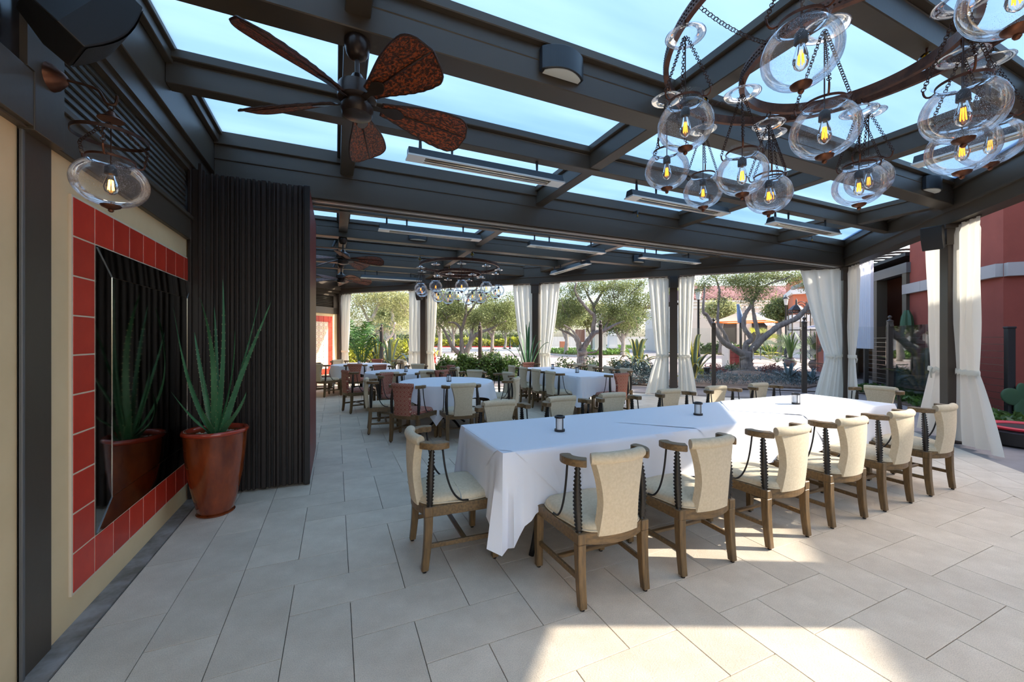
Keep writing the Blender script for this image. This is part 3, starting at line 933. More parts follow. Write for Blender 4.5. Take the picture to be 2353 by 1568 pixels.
        m2 = MB(); m2.tube(st, 0.0065, 6); m2.build('iron_strap', 'iron', t, smooth=True)
        # label stitched seams stay in the fabric
    return t
CH = {'cream': chair_proto('cream_fabric', 'cream_fabric', 'dining_chair'),
      'red': chair_proto('red_fabric', 'red_fabric_flat', 'dining_chair')}
used_ = {}
def chair(x, y, rz, kind, label, group):
    src = CH[kind]
    if kind not in used_: o = src
    else: o = copy_tree(src)
    used_[kind] = 1
    o.location = (x, y, 0)
    o.rotation_euler = (0, 0, rz)
    tag(o, label, 'chair', group)
    return o
ORD = ['first', 'second', 'third', 'fourth', 'fifth', 'sixth', 'seventh', 'eighth', 'ninth']
near_x = [1.46, 2.21, 3.03, 3.80, 4.56, 5.38]
for i, x in enumerate(near_x):
    chair(x, 2.085, R.uniform(-0.02, 0.02), 'cream', 'cream horn armchair, %s from the left along the front table, seen from behind' % ORD[i], 'chairs at the front long table')
far_x = [1.52, 2.27, 2.95, 3.83, 4.66, 5.52]
for i, x in enumerate(far_x):
    chair(x, 3.50, PI+R.uniform(-0.03, 0.03), 'cream', 'cream armchair facing the viewer, %s from left behind the front table' % ORD[i], 'chairs at the front long table')
chair(0.765, 2.77, -PI/2, 'cream', 'cream horn armchair at the near left end of the front long table', 'chairs at the front long table')
chair(6.36, 2.86, PI/2, 'cream', 'cream horn armchair at the far right end of the front long table', 'chairs at the front long table')

# ------------------------------------------------------------------ tables and cloths
def table(x0, x1, y0, y1, zt, label, group=None):
    e = empty('dining_table', ((x0+x1)/2, (y0+y1)/2, 0), 0, label, 'table', group)
    hx, hy = (x1-x0)/2-0.01, (y1-y0)/2-0.01
    MB().box((-hx, -hy, zt-0.035), (hx, hy, zt-0.004)).build('table_top', 'wood_flat', e)
    for sx in (-1, 1):
        for sy in (-1, 1):
            p = bez((sx*(hx-0.28), sy*(hy-0.18), zt-0.03), (sx*(hx-0.28), sy*(hy-0.16), 0.45), (sx*(hx-0.32), sy*(hy-0.12), 0.3), (sx*(hx-0.22), sy*(hy-0.10), 0.0), 10)
            MB().tube(p, 0.019, 8).build('leg', 'iron', e, smooth=True)
    return e
def cloth_rect(x0, x1, y0, y1, zt, drop, corner, label, seed, ends=(True, True), slant=0.6, group=None):
    """rectangular cloth: flat top, skirts that fall in folds, free corners hang lower; an open end just lies on the table"""
    rr = random.Random(seed)
    cx, cy = (x0+x1)/2, (y0+y1)/2
    e = empty('tablecloth', (cx, cy, zt), 0, label, 'tablecloth', group)
    hx, hy = (x1-x0)/2, (y1-y0)/2
    m = MB()
    # outline of the top, walked as: back side right->left, left end, front left->right, right end
    P = []
    st = 0.035
    def seg(ax, ay, bx, by, nx, ny, kind):
        L = math.hypot(bx-ax, by-ay); n = max(2, int(L/st))
        for i in range(n):
            t = i/n
            P.append((ax+(bx-ax)*t, ay+(by-ay)*t, nx, ny, kind))
    rc = 0.03
    seg(-hx, -hy, hx, -hy, 0, -1, 'f')
    seg(hx, -hy, hx, hy, 1, 0, 'r')
    seg(hx, hy, -hx, hy, 0, 1, 'b')
    seg(-hx, hy, -hx, -hy, -1, 0, 'l')
    n = len(P)
    corners = [(-hx, -hy, 0), (hx, -hy, 1), (hx, hy, 1), (-hx, hy, 0)]
    ph = [rr.uniform(0, 6.28) for _ in range(6)]
    rows = []
    NR = 12
    s = 0
    S = []
    for i in range(n):
        S.append(s); q = P[(i+1) % n]; s += math.hypot(q[0]-P[i][0], q[1]-P[i][1])
    for k in range(NR+1):
        t = k/NR
        row = []
        for i in range(n):
            x, y, nx, ny, kd = P[i]
            open_end = (kd == 'l' and not ends[0]) or (kd == 'r' and not ends[1])
            # distance to the nearest free corner, smooth normals near it
            kc = 0; ox, oy = nx, ny
            for qx, qy, side in corners:
                if not ends[side]: continue
                d = math.hypot(x-qx, y-qy)
                w = math.exp(-(d/0.13)**2)
                if w > 0.02:
                    kc = max(kc, math.exp(-(d/0.15)**2))
                    dx, dy = qx, qy
                    ox = nx*(1-w*0.5)+math.copysign(1, qx)*w*0.5; oy = ny*(1-w*0.5)+math.copysign(1, qy)*w*0.5
            ln = math.hypot(ox, oy) or 1
            ox /= ln; oy /= ln
            if open_end:
                row.append((x, y, 0.0)); continue
            dr = drop+corner*kc+0.012*math.sin(3.1*S[i]+ph[0])
            fold = 0.009*math.sin(S[i]*9+ph[1])+0.006*math.sin(S[i]*21+ph[2])+kc*0.05*math.sin(S[i]*62+ph[3])
            out = 0.012+t*(0.02+fold+kc*0.05)+0.008*math.sqrt(min(1, t*6))
            z = -dr*t if t > 0 else 0
            xx = x
            # the hanging edge of an open end slants away towards its own middle
            if not ends[0] and kd in 'fb' and x < -hx+0.5: xx = x+(dr*t*slant)*(1-(x+hx)/0.5)
            if not ends[1] and kd in 'fb' and x > hx-0.5: xx = x-(dr*t*slant)*(1-(hx-x)/0.5)
            row.append((xx+ox*out*(1 if t > 0 else 0.6), y+oy*out*(1 if t > 0 else 0.6), z))
        row.append(row[0])
        rows.append(row)
    inner = [(p[0]*0.985, p[1]*0.97, 0.001) for p in P]; inner.append(inner[0])
    m.grid([inner]+rows)
    # top
    nx_, ny_ = 8, 4
    m.add([(q[0], q[1], q[2]) for q in inner[:-1]], [tuple(range(n))])
    o = m.build('cloth', 'linen', e, smooth=65, clean=True)
    return e
table(1.0, 5.68, 2.34, 3.22, 0.765, 'long dining table under white cloths in the front of the patio', None)
cloth_rect(0.97, 5.70, 2.33, 3.23, 0.768, 0.36, 0.24, 'long white base cloth of the front table, hanging to a point at its corner', 21, group='cloths of the front long table')
def topper(cx, cy, h, rect, zt, label, seed):
    """square overlay laid cornerwise: what reaches past the table edge folds down"""
    x0, x1, y0, y1 = rect
    rr = random.Random(seed); ph = rr.uniform(0, 6)
    e = empty('table_topper', (cx, cy, zt), 0, label, 'tablecloth', 'cornerwise overlay cloths of the front table')
    n = 110
    rows = []
    for i in range(n+1):
        row = []
        for j in range(n+1):
            u = -1+2*i/n; v = -1+2*j/n
            x = cx+(u-v)*h/2; y = cy+(u+v)*h/2; z = zt
            RB = 0.035
            def fold(d):                            # rounded fold over the edge: (outward, down)
                d += 0.012
                if d <= 0: return None
                th = d/RB
                if th < PI/2: return -0.012+RB*math.sin(th), RB*(1-math.cos(th))
                r_ = d-RB*PI/2
                return -0.012+RB+0.06*r_+0.005*math.sin(9*(x+y)+ph)*min(1, r_*8), RB+r_
            for s_, lim in ((-1, y0), (1, y1)):
                q = fold(s_*(y-lim))
                if q: y = lim+s_*q[0]; z = zt-q[1]
            for s_, lim in ((-1, x0), (1, x1)):
                q = fold(s_*(x-lim))
                if q: x = lim+s_*q[0]; z = zt-q[1]
            row.append((x-cx, y-cy, z-zt))
        rows.append(row)
    MB().grid(rows).build('cloth', 'linen', e, smooth=70)
TR = (0.97, 5.70, 2.33, 3.23)
for i, (cx, w) in enumerate(((1.63, 'on the left third of the front table'), (3.24, 'in the middle of the front table'), (4.62, 'on the sunlit right third of the front table'))):
    topper(cx, 2.76, 1.02, TR, 0.7715+0.0025*i, 'white overlay cloth laid cornerwise '+w, 30+i)
table(4.30, 5.25, 6.45, 9.12, 0.765, 'long table under a white cloth in front of the post with the spiky plant')
cloth_rect(4.27, 5.28, 6.42, 9.15, 0.768, 0.36, 0.22, 'white tablecloth on the second long table', 24)

def round_set(cx, cy, rad, rot, which, seed):
    rr = random.Random(seed)
    e = empty('round_table', (cx, cy, 0), 0, 'round table under a white cloth, %s' % which, 'table', 'round tables')
    MB().lathe([(0, 0.725), (rad-0.03, 0.725), (rad, 0.735), (rad, 0.755), (rad-0.01, 0.763), (0, 0.763)], 40).build('table_top', 'wood_flat', e, smooth=40)
    MB().lathe([(0.0, 0.03), (0.045, 0.05), (0.04, 0.4), (0.07, 0.68), (0.2, 0.725)], 16).build('pedestal', 'iron', e, smooth=50)
    for k in range(4):
        a = rot+k*PI/2
        MB().tube(bez((0.03*math.cos(a), 0.03*math.sin(a), 0.14), (0.2*math.cos(a), 0.2*math.sin(a), 0.16), (0.3*math.cos(a), 0.3*math.sin(a), 0.08), (0.38*math.cos(a), 0.38*math.sin(a), 0.02), 8), 0.02, 8).build('foot', 'iron', e, smooth=True)
    c = empty('tablecloth', (cx, cy, 0.768), rot, 'square white cloth on the round table %s' % which, 'tablecloth', 'cloths of the round tables')
    NA, NR = 160, 12
    ph = [rr.uniform(0, 6.28) for _ in range(5)]
    half = rad*1.26                              # half side of the square cloth
    rows = [[(0, 0, 0.002)]*(NA+1)]
    rows.append([((rad-0.05)*math.cos(2*PI*i/NA), (rad-0.05)*math.sin(2*PI*i/NA), 0.002) for i in range(NA+1)])
    for k in range(NR+1):
        t = k/NR
        row = []
        for i in range(NA+1):
            a = 2*PI*i/NA
            ext = half/max(abs(math.cos(a)), abs(math.sin(a)))-rad
            ext = min(ext, 0.62)
            f = math.sin(8*a+ph[0]*0)+0.4*math.sin(17*a+ph[1])
            cw = abs(math.sin(2*a))**2
            d = rad+0.008+t*(0.015+0.028*f+0.05*cw)+0.01*math.sqrt(min(1, t*6))
            row.append((d*math.cos(a), d*math.sin(a), -ext*t*0.97 if t > 0 else 0.0))
        rows.append(row)
    MB().grid(rows).build('cloth', 'linen', c, smooth=65, clean=True)
    return c
RT = [((1.75, 6.72), 0.78, 'nearest to the front long table'), ((1.36, 9.13), 0.78, 'in the middle of the row of three'), ((0.67, 12.2), 0.78, 'farthest away by the tile mural')]
for i, (c, r, w) in enumerate(RT): round_set(c[0], c[1], r, 0.35+0.5*i, w, 40+i)
def around(tab, spots, name):
    (cx, cy) = tab
    for i, (x, y, kind, desc) in enumerate(spots):
        a = math.atan2(cy-y, cx-x)               # faces the table
        d = max(math.hypot(cx-x, cy-y), 1.22)
        bx = cx-math.cos(a)*d; by = cy-math.sin(a)*d
        chair(bx+math.cos(a)*0.27, by+math.sin(a)*0.27, a-PI/2, kind, ('%s armchair %s' % ('red patterned' if kind == 'red' else 'cream', desc)), 'chairs at %s' % name)
around(RT[0][0], [(0.87, 5.80, 'red', 'with its back to the viewer at the nearest round table'), (1.66, 5.46, 'cream', 'with its back to the viewer at the nearest round table'),
    (0.46, 6.80, 'cream', 'on the left side of the nearest round table'), (0.86, 7.72, 'red', 'at the far left of the nearest round table'),
    (2.72, 5.98, 'cream', 'at the near right of the nearest round table, side view'), (3.0, 6.95, 'cream', 'on the right side of the nearest round table'),
    (1.70, 8.0, 'cream', 'facing the viewer behind the nearest round table, left of two'), (2.60, 7.75, 'cream', 'facing the viewer behind the nearest round table, right of two')], 'the nearest round table')
around(RT[1][0], [(0.95, 7.95, 'cream', 'with its back to the viewer at the middle round table'), (1.98, 8.02, 'red', 'with its back to the viewer at the middle round table'),
    (0.18, 8.75, 'red', 'on the left side of the middle round table'), (1.0, 10.35, 'red', 'facing the viewer behind the middle round table'),
    (1.9, 10.2, 'cream', 'facing the viewer behind the middle round table'), (2.55, 9.4, 'red', 'on the right side of the middle round table'), (2.5, 8.7, 'cream', 'at the near right of the middle round table')], 'the middle round table')
around(RT[2][0], [(-0.42, 11.4, 'cream', 'at the near left of the farthest round table'), (-0.5, 12.2, 'red', 'on the left of the farthest round table by the mural'), (0.45, 10.95, 'red', 'with its back to the viewer at the farthest round table'),
    (0.05, 13.3, 'cream', 'facing the viewer behind the farthest round table, by the potted palm'), (1.2, 13.3, 'red', 'facing the viewer behind the farthest round table'), (1.85, 12.7, 'cream', 'at the far right of the farthest round table'), (1.8, 11.8, 'cream', 'at the near right of the farthest round table')], 'the farthest round table')
for i, y in enumerate((6.87, 7.48, 8.10, 8.74)):
    chair(4.14, y, -PI/2, 'cream', 'cream armchair on the left side of the second long table, %s from the viewer' % ORD[i], 'chairs at the second long table')
    chair(5.47, y, PI/2, 'cream', 'cream armchair on the right side of the second long table, %s from the viewer' % ORD[i], 'chairs at the second long table')
chair(4.82, 6.20, 0.12, 'red', 'red patterned armchair at the near end of the second long table', 'chairs at the second long table')
chair(4.78, 9.42, PI, 'red', 'red patterned armchair at the far end of the second long table', 'chairs at the second long table')

# ------------------------------------------------------------------ table lanterns
def lantern_proto():
    t = empty('table_lantern', (0, 0, 0))
    MB().lathe([(0, 0), (0.041, 0), (0.041, 0.016), (0, 0.016)], 24).build('base', 'lantern_black', t, smooth=40)
    MB().lathe([(0.030, 0.016), (0.030, 0.104), (0.027, 0.104), (0.027, 0.016)], 24, closed=True).build('shade', 'frosted', t, smooth=40)
    MB().lathe([(0.041, 0.104), (0.041, 0.118), (0.032, 0.122), (0.027, 0.118), (0.027, 0.104)], 24, closed=True).build('top_ring', 'lantern_black', t, smooth=40)
    for k in range(4):
        a = k*PI/2+0.5
        MB().bar((0.037*math.cos(a), 0.037*math.sin(a), 0.012), (0.037*math.cos(a), 0.037*math.sin(a), 0.108), 0.005, 0.005).build('bar', 'lantern_black', t)
    return t
LP = lantern_proto()
first = True
def lantern(x, y, z, label):
    global first
    o = LP if first else copy_tree(LP)
    first = False
    o.location = (x, y, z); o.rotation_euler = (0, 0, R.uniform(0, 3))
    tag(o, label, 'lantern', 'small frosted table lanterns')
for i, (px, py, z, w) in enumerate(((1286, 991, .7725, 'nearest on the front long table'), (1604, 954, .775, 'in the middle of the front long table'), (1829, 929, .7775, 'farthest on the front long table, in the sun'))):
    p = G(px, py, z); lantern(p.x, p.y, z, 'frosted cylinder lantern with black rims, '+w)
for x, y, w in ((1.76, 6.62, 'on the nearest round table'), (1.42, 9.0, 'on the middle round table'), (0.6, 12.0, 'on the farthest round table')):
    lantern(x, y, 0.7705, 'frosted cylinder lantern with black rims '+w)
p = G(1326, 857, .77); lantern(p.x, p.y, .7705, 'frosted cylinder lantern at the near end of the second long table')
p = G(1270, 848.5, .77); lantern(p.x, p.y, .7705, 'frosted cylinder lantern at the far end of the second long table')

# ------------------------------------------------------------------ potted aloe
pot = empty('plant_pot', (-0.945, 4.17, 0), 0, 'tall tapered pot in glossy rust red glaze by the left wall', 'plant pot')
outer = [(0.150, 0.018), (0.160, 0.03), (0.196, 0.16), (0.24, 0.34), (0.262, 0.5), (0.275, 0.66), (0.282, 0.705)]
outer = [(r*0.82, z) for r, z in outer]
MB().lathe([(0.0, 0.018)]+outer+[(0.208, 0.705), (0.205, 0.64), (0, 0.64)], 48).build('body', 'pot_glaze', pot, smooth=50)
MB().lathe([(0.230, 0.685), (0.240, 0.695), (0.240, 0.710), (0.233, 0.722), (0.212, 0.722), (0.205, 0.712), (0.205, 0.685)], 48, closed=True).build('rim', 'pot_rim', pot, smooth=60)
MB().lathe([(0, 0), (0.132, 0), (0.140, 0.010), (0.12, 0.018), (0, 0.018)], 32).build('saucer', 'pot_glaze', pot, smooth=40)
MB().lathe([(0, 0.66), (0.205, 0.655), (0.205, 0.63)], 24).build('soil', 'soil', pot)
m = MB()
ic = bmesh.new(); bmesh.ops.create_icosphere(ic, subdivisions=1, radius=1.0)
iv = [v.co.copy() for v in ic.verts]; ifc = [[v.index for v in f.verts] for f in ic.faces]; ic.free()
for k in range(420):
    a = R.uniform(0, 2*PI); r = 0.200*math.sqrt(R.random()); s = R.uniform(0.006, 0.013)
    c = Vector((r*math.cos(a), r*math.sin(a), 0.662+R.uniform(0, 0.006)))
    sx, sy, sz = s*R.uniform(.8, 1.4), s*R.uniform(.8, 1.4), s*R.uniform(.5, .9)
    m.add([c+Vector((v.x*sx, v.y*sy, v.z*sz)) for v in iv], ifc)
tag(m.build('pebbles', 'pebble', pot, smooth=True), kind='stuff')
aloe = empty('aloe_plant', (-0.945, 4.17, 0.66), 0, 'spiky green aloe growing in the tall rust red pot', 'plant')
def aloe_leaf(root, ctl, tip, w, seed):
    rr = random.Random(seed)
    path = bez(root, root+(ctl-root)*0.55+Vector((0, 0, 0.02)), ctl*1.0+Vector((ctl.x, ctl.y, 0))*0.10, tip, 22)
    m = MB(); rows = []
    L = len(path)
    for i, p in enumerate(path):
        u = i/(L-1)
        t = (path[min(i+1, L-1)]-path[max(i-1, 0)]).normalized()
        out = Vector((p.x, p.y, 0)) if Vector((p.x, p.y, 0)).length > 0.01 else Vector((0, -1, 0))
        side = t.cross(out.normalized())
        if side.length < 1e-3: side = Vector((1, 0, 0))
        side.normalize(); nrm = side.cross(t)
        ww = w*(1-u)**0.62*(0.75+0.25*min(1, u*8))+0.0008
        th = 0.42*ww
        rows.append([p+side*ww, p+side*ww*0.5-nrm*th*0.9, p-nrm*th*1.15, p-side*ww*0.5-nrm*th*0.9, p-side*ww, p-side*ww*.45+nrm*th*0.05, p+side*ww*.45+nrm*th*0.05, p+side*ww])
    m.grid(rows)
    o = m.build('leaf', 'aloe', aloe, smooth=50)
    mt = MB()
    for i in range(1, L-4):
        for sd in (0, 4):
            q = rows[i][sd].lerp(rows[i+1][sd], 0.3); q2 = rows[i][sd].lerp(rows[i+1][sd], 0.55)
            dv = (rows[i][sd]-path[i]).normalized()*0.006
            mt.add([q, q2, (q+q2)/2+dv, (q+q2)/2+Vector((0, 0, .002))], [(0, 1, 2), (1, 0, 3), (0, 2, 3), (1, 3, 2)])
    tag(mt.build('leaf_teeth', 'aloe_tooth', o), kind='stuff')
base = Vector((-0.945, 4.17, 0.66))
AL = [(512, 642, 516, 830, -.02, .024), (398, 707, 430, 880, .10, .026), (447, 764, 462, 850, .06, .024), (458, 680, 495, 790, -.10, .020), (492, 706, 500, 820, .16, .016),
      (597, 680, 560, 830, .08, .024), (624, 692, 556, 840, -.12, .026), (393, 901, 440, 960, -.05, .022), (566, 902, 545, 950, -.14, .024), (464, 848, 478, 930, .02, .026), (460, 935, 480, 975, -.16, .020), (540, 760, 535, 880, .14, .02)]
for i, (tx, ty, cx_, cy_, df, w) in enumerate(AL):
    dr = ray(tx, ty); ft = min(3.43+df, -1.18/dr.x) if dr.x < 0 else 3.43+df
    tip = AF(tx, ty, ft)-base
    ctl = AF(cx_, cy_, 3.43+df*0.6)-base
    a = 2*PI*i/len(AL)
    rx = (tip.x*0.12, tip.y*0.12)
    root = Vector((max(-.05, min(.05, rx[0])), max(-.05, min(.05, rx[1])), 0.0))
    aloe_leaf(root, ctl, tip, w*1.35, 60+i)
# ------------------------------------------------------------------ ceiling fans with woven blades
PITCH = math.radians(-25)
def fan_proto():
    t = empty('ceiling_fan', (0, 0, 0))
    MB().lathe([(0, 0), (0.070, 0), (0.078, -0.012), (0.078, -0.04), (0.066, -0.09), (0.05, -0.115), (0.028, -0.125), (0, -0.125)], 28).build('canopy', 'fan_body', t, smooth=50)
    MB().lathe([(0.014, -0.12), (0.014, -0.25)], 12).build('down_rod', 'fan_body', t, smooth=True)
    MB().lathe([(0.012, -0.215), (0.03, -0.225), (0.05, -0.265), (0.085, -0.285), (0.112, -0.30), (0.118, -0.325), (0.118, -0.385), (0.10, -0.40), (0, -0.40)], 32).build('motor', 'fan_body', t, smooth=45)
    MB().lathe([(0.085, -0.40), (0.085, -0.425), (0.098, -0.43), (0.098, -0.455), (0.088, -0.485), (0.06, -0.497), (0, -0.50)], 32).build('switch_cup', 'fan_body', t, smooth=45)
    # one blade along +x
    K = 26
    def half_w(u):
        return 0.045+0.098*math.sin(min(1, u/0.8)*PI/2)**1.3 if u < 0.8 else 0.143*max(0, 1-((u-0.8)/0.2)**2.4)**0.5
    rows_t = []; rows_b = []
    NW = 10
    for i in range(K+1):
        u = i/K
        x = 0.155+0.60*u
        w = max(half_w(u), 0.004)
        rt = []; rb = []
        for j in range(NW+1):
            s_ = -1+2*j/NW
            y = s_*w
            z = -0.028*u*u-0.012*abs(s_)*w/0.1
            z += math.sin(PITCH)*y
            wv = 0.0022*math.sin(i*2.1+(j % 2)*PI)*math.sin(j*1.7)
            rt.append((x, y*math.cos(PITCH), z+0.004+wv)); rb.append((x, y*math.cos(PITCH), z-0.004+wv))
        rows_t.append(rt); rows_b.append(rb)
    m = MB(); m.grid(rows_t); m.grid([r[::-1] for r in rows_b])
    edge = [r[0] for r in rows_t]+rows_t[-1][1:-1]+[r[-1] for r in rows_t[::-1]]
    me_blade = m.mesh('blade', 'wicker', smooth=True)
    em = MB(); em.tube([Vector(p)-Vector((0, 0, .004)) for p in edge], 0.0065, 6, closed=True); em.tube([(0.16, 0, -0.004), (0.45, 0, -0.013), (0.74, 0, -0.028)], 0.006, 6)
    me_edge = em.mesh('blade_binding', 'wicker_edge', smooth=True)
    bm_ = MB()
    pl = [(0.085, 0.018), (0.15, 0.014), (0.19, 0.03), (0.24, 0.042), (0.275, 0.03), (0.30, 0.008), (0.30, -0.008), (0.275, -0.03), (0.24, -0.042), (0.19, -0.03), (0.15, -0.014), (0.085, -0.018)]
    bm_.prism(pl, -0.012, -0.006)
    me_br = bm_.mesh('blade_bracket', 'fan_body', bevel=0.001, seg=1)
    for k in range(5):
        a = 2*PI*k/5
        b = link('blade', me_blade, t, (0, 0, -0.392), (0, 0, a))
        link('blade_binding', me_edge, b); link('blade_bracket', me_br, b, (0, 0, -0.006), (PITCH, 0, 0))
    return t
FAN = fan_proto()
for i, (y, z, rot, lab) in enumerate(((2.72, 3.40, 8, 'large woven-blade ceiling fan nearest to the viewer, hanging from the dark beam'), (8.15, 3.40, -20, 'woven-blade ceiling fan in the far bay, nearer of the two'), (10.87, 3.40, 12, 'woven-blade ceiling fan in the far bay, farther of the two'))):
    o = FAN if i == 0 else copy_tree(FAN)
    o.location = (0.125, y, z); o.rotation_euler = (0, 0, math.radians(rot)); tag(o, lab, 'ceiling fan', 'woven ceiling fans')

# ------------------------------------------------------------------ blown-glass lanterns, shared meshes
def chain_mesh(p, q, nm='chain', link_r=0.0085, sag=0.0):
    p = Vector(p); q = Vector(q)
    L = (q-p).length; n = max(3, int(L/(link_r*1.55)))
    m = MB()
    d = (q-p).normalized()
    a = d.cross(Vector((0, 0, 1)))
    if a.length < 0.01: a = Vector((1, 0, 0))
    a.normalize(); b = d.cross(a)
    for i in range(n):
        u = (i+0.5)/n
        c = p.lerp(q, u)+Vector((0, 0, -sag*4*u*(1-u)))
        s_ = a if i % 2 else b
        pts = [c+d*(math.cos(2*PI*k/8)*link_r*1.1)+s_*(math.sin(2*PI*k/8)*link_r) for k in range(8)]
        m.tube(pts, 0.0022, 4, closed=True)
    return m.mesh(nm, 'dark_bronze', smooth=True)
GR, GH = 0.146, 0.132                          # half width and half height of a globe
prof = []
for i in range(19):
    a = -PI/2+0.17+(PI-0.17-0.62)*i/18
    prof.append((GR*math.cos(a)**0.92, GH*math.sin(a)))
rneck = prof[-1][0]
prof += [(rneck*0.97, GH*0.90), (rneck*0.99, GH*1.0), (rneck*1.14, GH*1.08), (rneck*1.20, GH*1.12)]
ME = {}
ME['globe'] = MB().lathe(prof, 36).mesh('glass_globe', 'globe_glass', smooth=True)
ME['finial'] = MB().lathe([(0.040, -GH+0.006), (0.036, -GH-0.004), (0.022, -GH-0.012), (0.010, -GH-0.018), (0.012, -GH-0.024), (0.007, -GH-0.032), (0.0, -GH-0.034)], 20).mesh('finial', 'bronze', smooth=50)
ME['socket'] = MB().lathe([(0.0, 0.105), (0.012, 0.10), (0.024, 0.085), (0.025, 0.048), (0.019, 0.044), (0.0, 0.044)], 16).mesh('socket', 'black', smooth=45)
ME['bulb'] = MB().lathe([(0.015, 0.044), (0.017, 0.03), (0.028, -0.012), (0.030, -0.03), (0.024, -0.052), (0.012, -0.064), (0.0, -0.067)], 18).mesh('bulb', 'bulb_glass', smooth=True)
def fil_mesh(mat):
    m = MB()
    for k in range(6):
        a = 2*PI*k/6
        m.tube([(0.007*math.cos(a), 0.007*math.sin(a), 0.015), (0.011*math.cos(a), 0.011*math.sin(a), -0.04)], 0.0021, 5)
    return m.mesh('filament', mat)
ME['fil'] = fil_mesh('filament'); ME['fil_hot'] = fil_mesh('filament_hot')
ME['bell'] = MB().lathe([(0.004, 0.035), (0.022, 0.030), (0.032, 0.012), (0.065, 0.0), (0.098, -0.012), (0.106, -0.016), (0.098, -0.017), (0.06, -0.006)], 28).mesh('smoke_bell', 'globe_glass', smooth=True)
zc = GH*0.97
cm = MB(); cm.lathe([(rneck*1.03, zc-0.006), (rneck*1.03, zc+0.006), (rneck*1.00, zc+0.006), (rneck*1.00, zc-0.006)], 36, closed=True)
HOOKS = []
for k in range(3):
    a = 2*PI*k/3+0.4
    h = Vector((rneck*1.5*math.cos(a), rneck*1.5*math.sin(a), zc+0.035))
    cm.tube(bez((rneck*1.03*math.cos(a), rneck*1.03*math.sin(a), zc), (rneck*1.3*math.cos(a), rneck*1.3*math.sin(a), zc-0.018), (rneck*1.5*math.cos(a), rneck*1.5*math.sin(a), zc), h, 6), 0.0045, 6)
    HOOKS.append(h)
ME['collar'] = cm.mesh('collar', 'bronze', smooth=50)
def globe_parts(parent, loc, rot, chain_top, bell=True, hot=False, scale=1.0):
    """part = the glass globe; its metalwork, bulb and chains are sub-parts"""
    g = link('glass_globe', ME['globe'], parent, loc, (0, 0, rot))
    g.scale = (scale,)*3
    for nm in ('finial', 'socket', 'bulb', 'collar'):
        link(nm, ME[nm], g)
    link('filament', ME['fil_hot' if hot else 'fil'], g)
    key = ('chain', round(chain_top, 3))
    if key not in ME:
        ME[key] = [chain_mesh(h, (h.x*0.06, h.y*0.06, chain_top), 'chain') for h in HOOKS]
        ME[('cord', round(chain_top, 3))] = MB().tube([(0, 0, 0.1), (0, 0, chain_top)], 0.0032, 6).mesh('cord', 'dark_bronze')
    for cmsh in ME[key]: link('chain', cmsh, g)
    link('cord', ME[('cord', round(chain_top, 3))], g)
    if bell:
        link('smoke_bell', ME['bell'], g, (0, 0, chain_top+0.02))
        if 'hook' not in ME:
            mm = MB(); mm.tube([(0.016*math.cos(2*PI*k/10), 0, 0.06+0.016*math.sin(2*PI*k/10)) for k in range(10)], 0.004, 5, closed=True)
            ME['hook'] = mm.mesh('ring_hook', 'dark_bronze', smooth=True)
        link('ring_hook', ME['hook'], g, (0, 0, chain_top+0.015))
    return g
def band(r, z0, z1, mat_out, nm, parent):
    t = 0.030
    o = MB().lathe([(r, z0), (r, z1), (r-t, z1), (r-t, z0)], 96, closed=True).build(nm, mat_out, parent, smooth=40)
    # beaten pattern along the outside
    m = MB()
    for k in range(int(2*PI*r/0.022)):
        a = k*0.022/r
        for zz in (z0+(z1-z0)*0.33, z0+(z1-z0)*0.7):
            c = Vector(((r+0.001)*math.cos(a), (r+0.001)*math.sin(a), zz)); ta = Vector((-math.sin(a), math.cos(a), 0)); no = Vector((math.cos(a), math.sin(a), 0))
            m.add([c+ta*0.008, c+Vector((0, 0, .008)), c-ta*0.008, c-Vector((0, 0, .008)), c+no*0.004], [(0, 1, 4), (1, 2, 4), (2, 3, 4), (3, 0, 4)])
    tag(m.build('stud_pattern', 'dark_bronze', o), kind='stuff')
    return o
def chandelier(cx, cy, lab, a0, a1):
    t = empty('chandelier', (cx, cy, 3.28), 0, lab, 'chandelier', 'ring chandeliers of glass lanterns')
    band(0.98, -0.025, 0.035, 'bronze', 'outer_ring', t)
    band(0.53, -0.185, -0.125, 'bronze', 'inner_ring', t)
    for k in range(6):
        a = a1+2*PI*k/6+0.5
        p = Vector((0.97*math.cos(a), 0.97*math.sin(a), 0.02)); q = Vector((0.53*math.cos(a), 0.53*math.sin(a), -0.14))
        o = link('ring_chain', chain_mesh(p, q, 'ring_chain', 0.012, 0.03), t)
    for k in range(4):
        a = k*PI/2
        x, y = 0.975*math.cos(a), 0.975*math.sin(a)
        o = MB().tube([(x, y, 0.03), (x, y, 0.215)], 0.008, 8).build('hanger_rod', 'bronze', t)
        MB().lathe([(0.0, -0.042)]+[(0.042*math.cos(b), 0.042*math.sin(b)) for b in [(-PI/2+PI*i/10) for i in range(1, 10)]]+[(0, 0.042)], 16, (x, y, 0.12)).build('gold_ball', 'gold_glass', o, smooth=True)
    for k in range(10):
        a = math.radians(a0+36*k)
        globe_parts(t, (0.972*math.cos(a), 0.972*math.sin(a), -0.60), a+k, 0.49)
    for k in range(6):
        a = a1+2*PI*k/6
        globe_parts(t, (0.525*math.cos(a), 0.525*math.sin(a), -0.76), a+k, 0.49)
    return t
chandelier(2.70, 1.33, 'near chandelier of clear glass globes on two bronze rings, upper right', 18, math.radians(78))
chandelier(2.80, 9.50, 'far chandelier of clear glass globes hanging over the round tables', 4, math.radians(48))

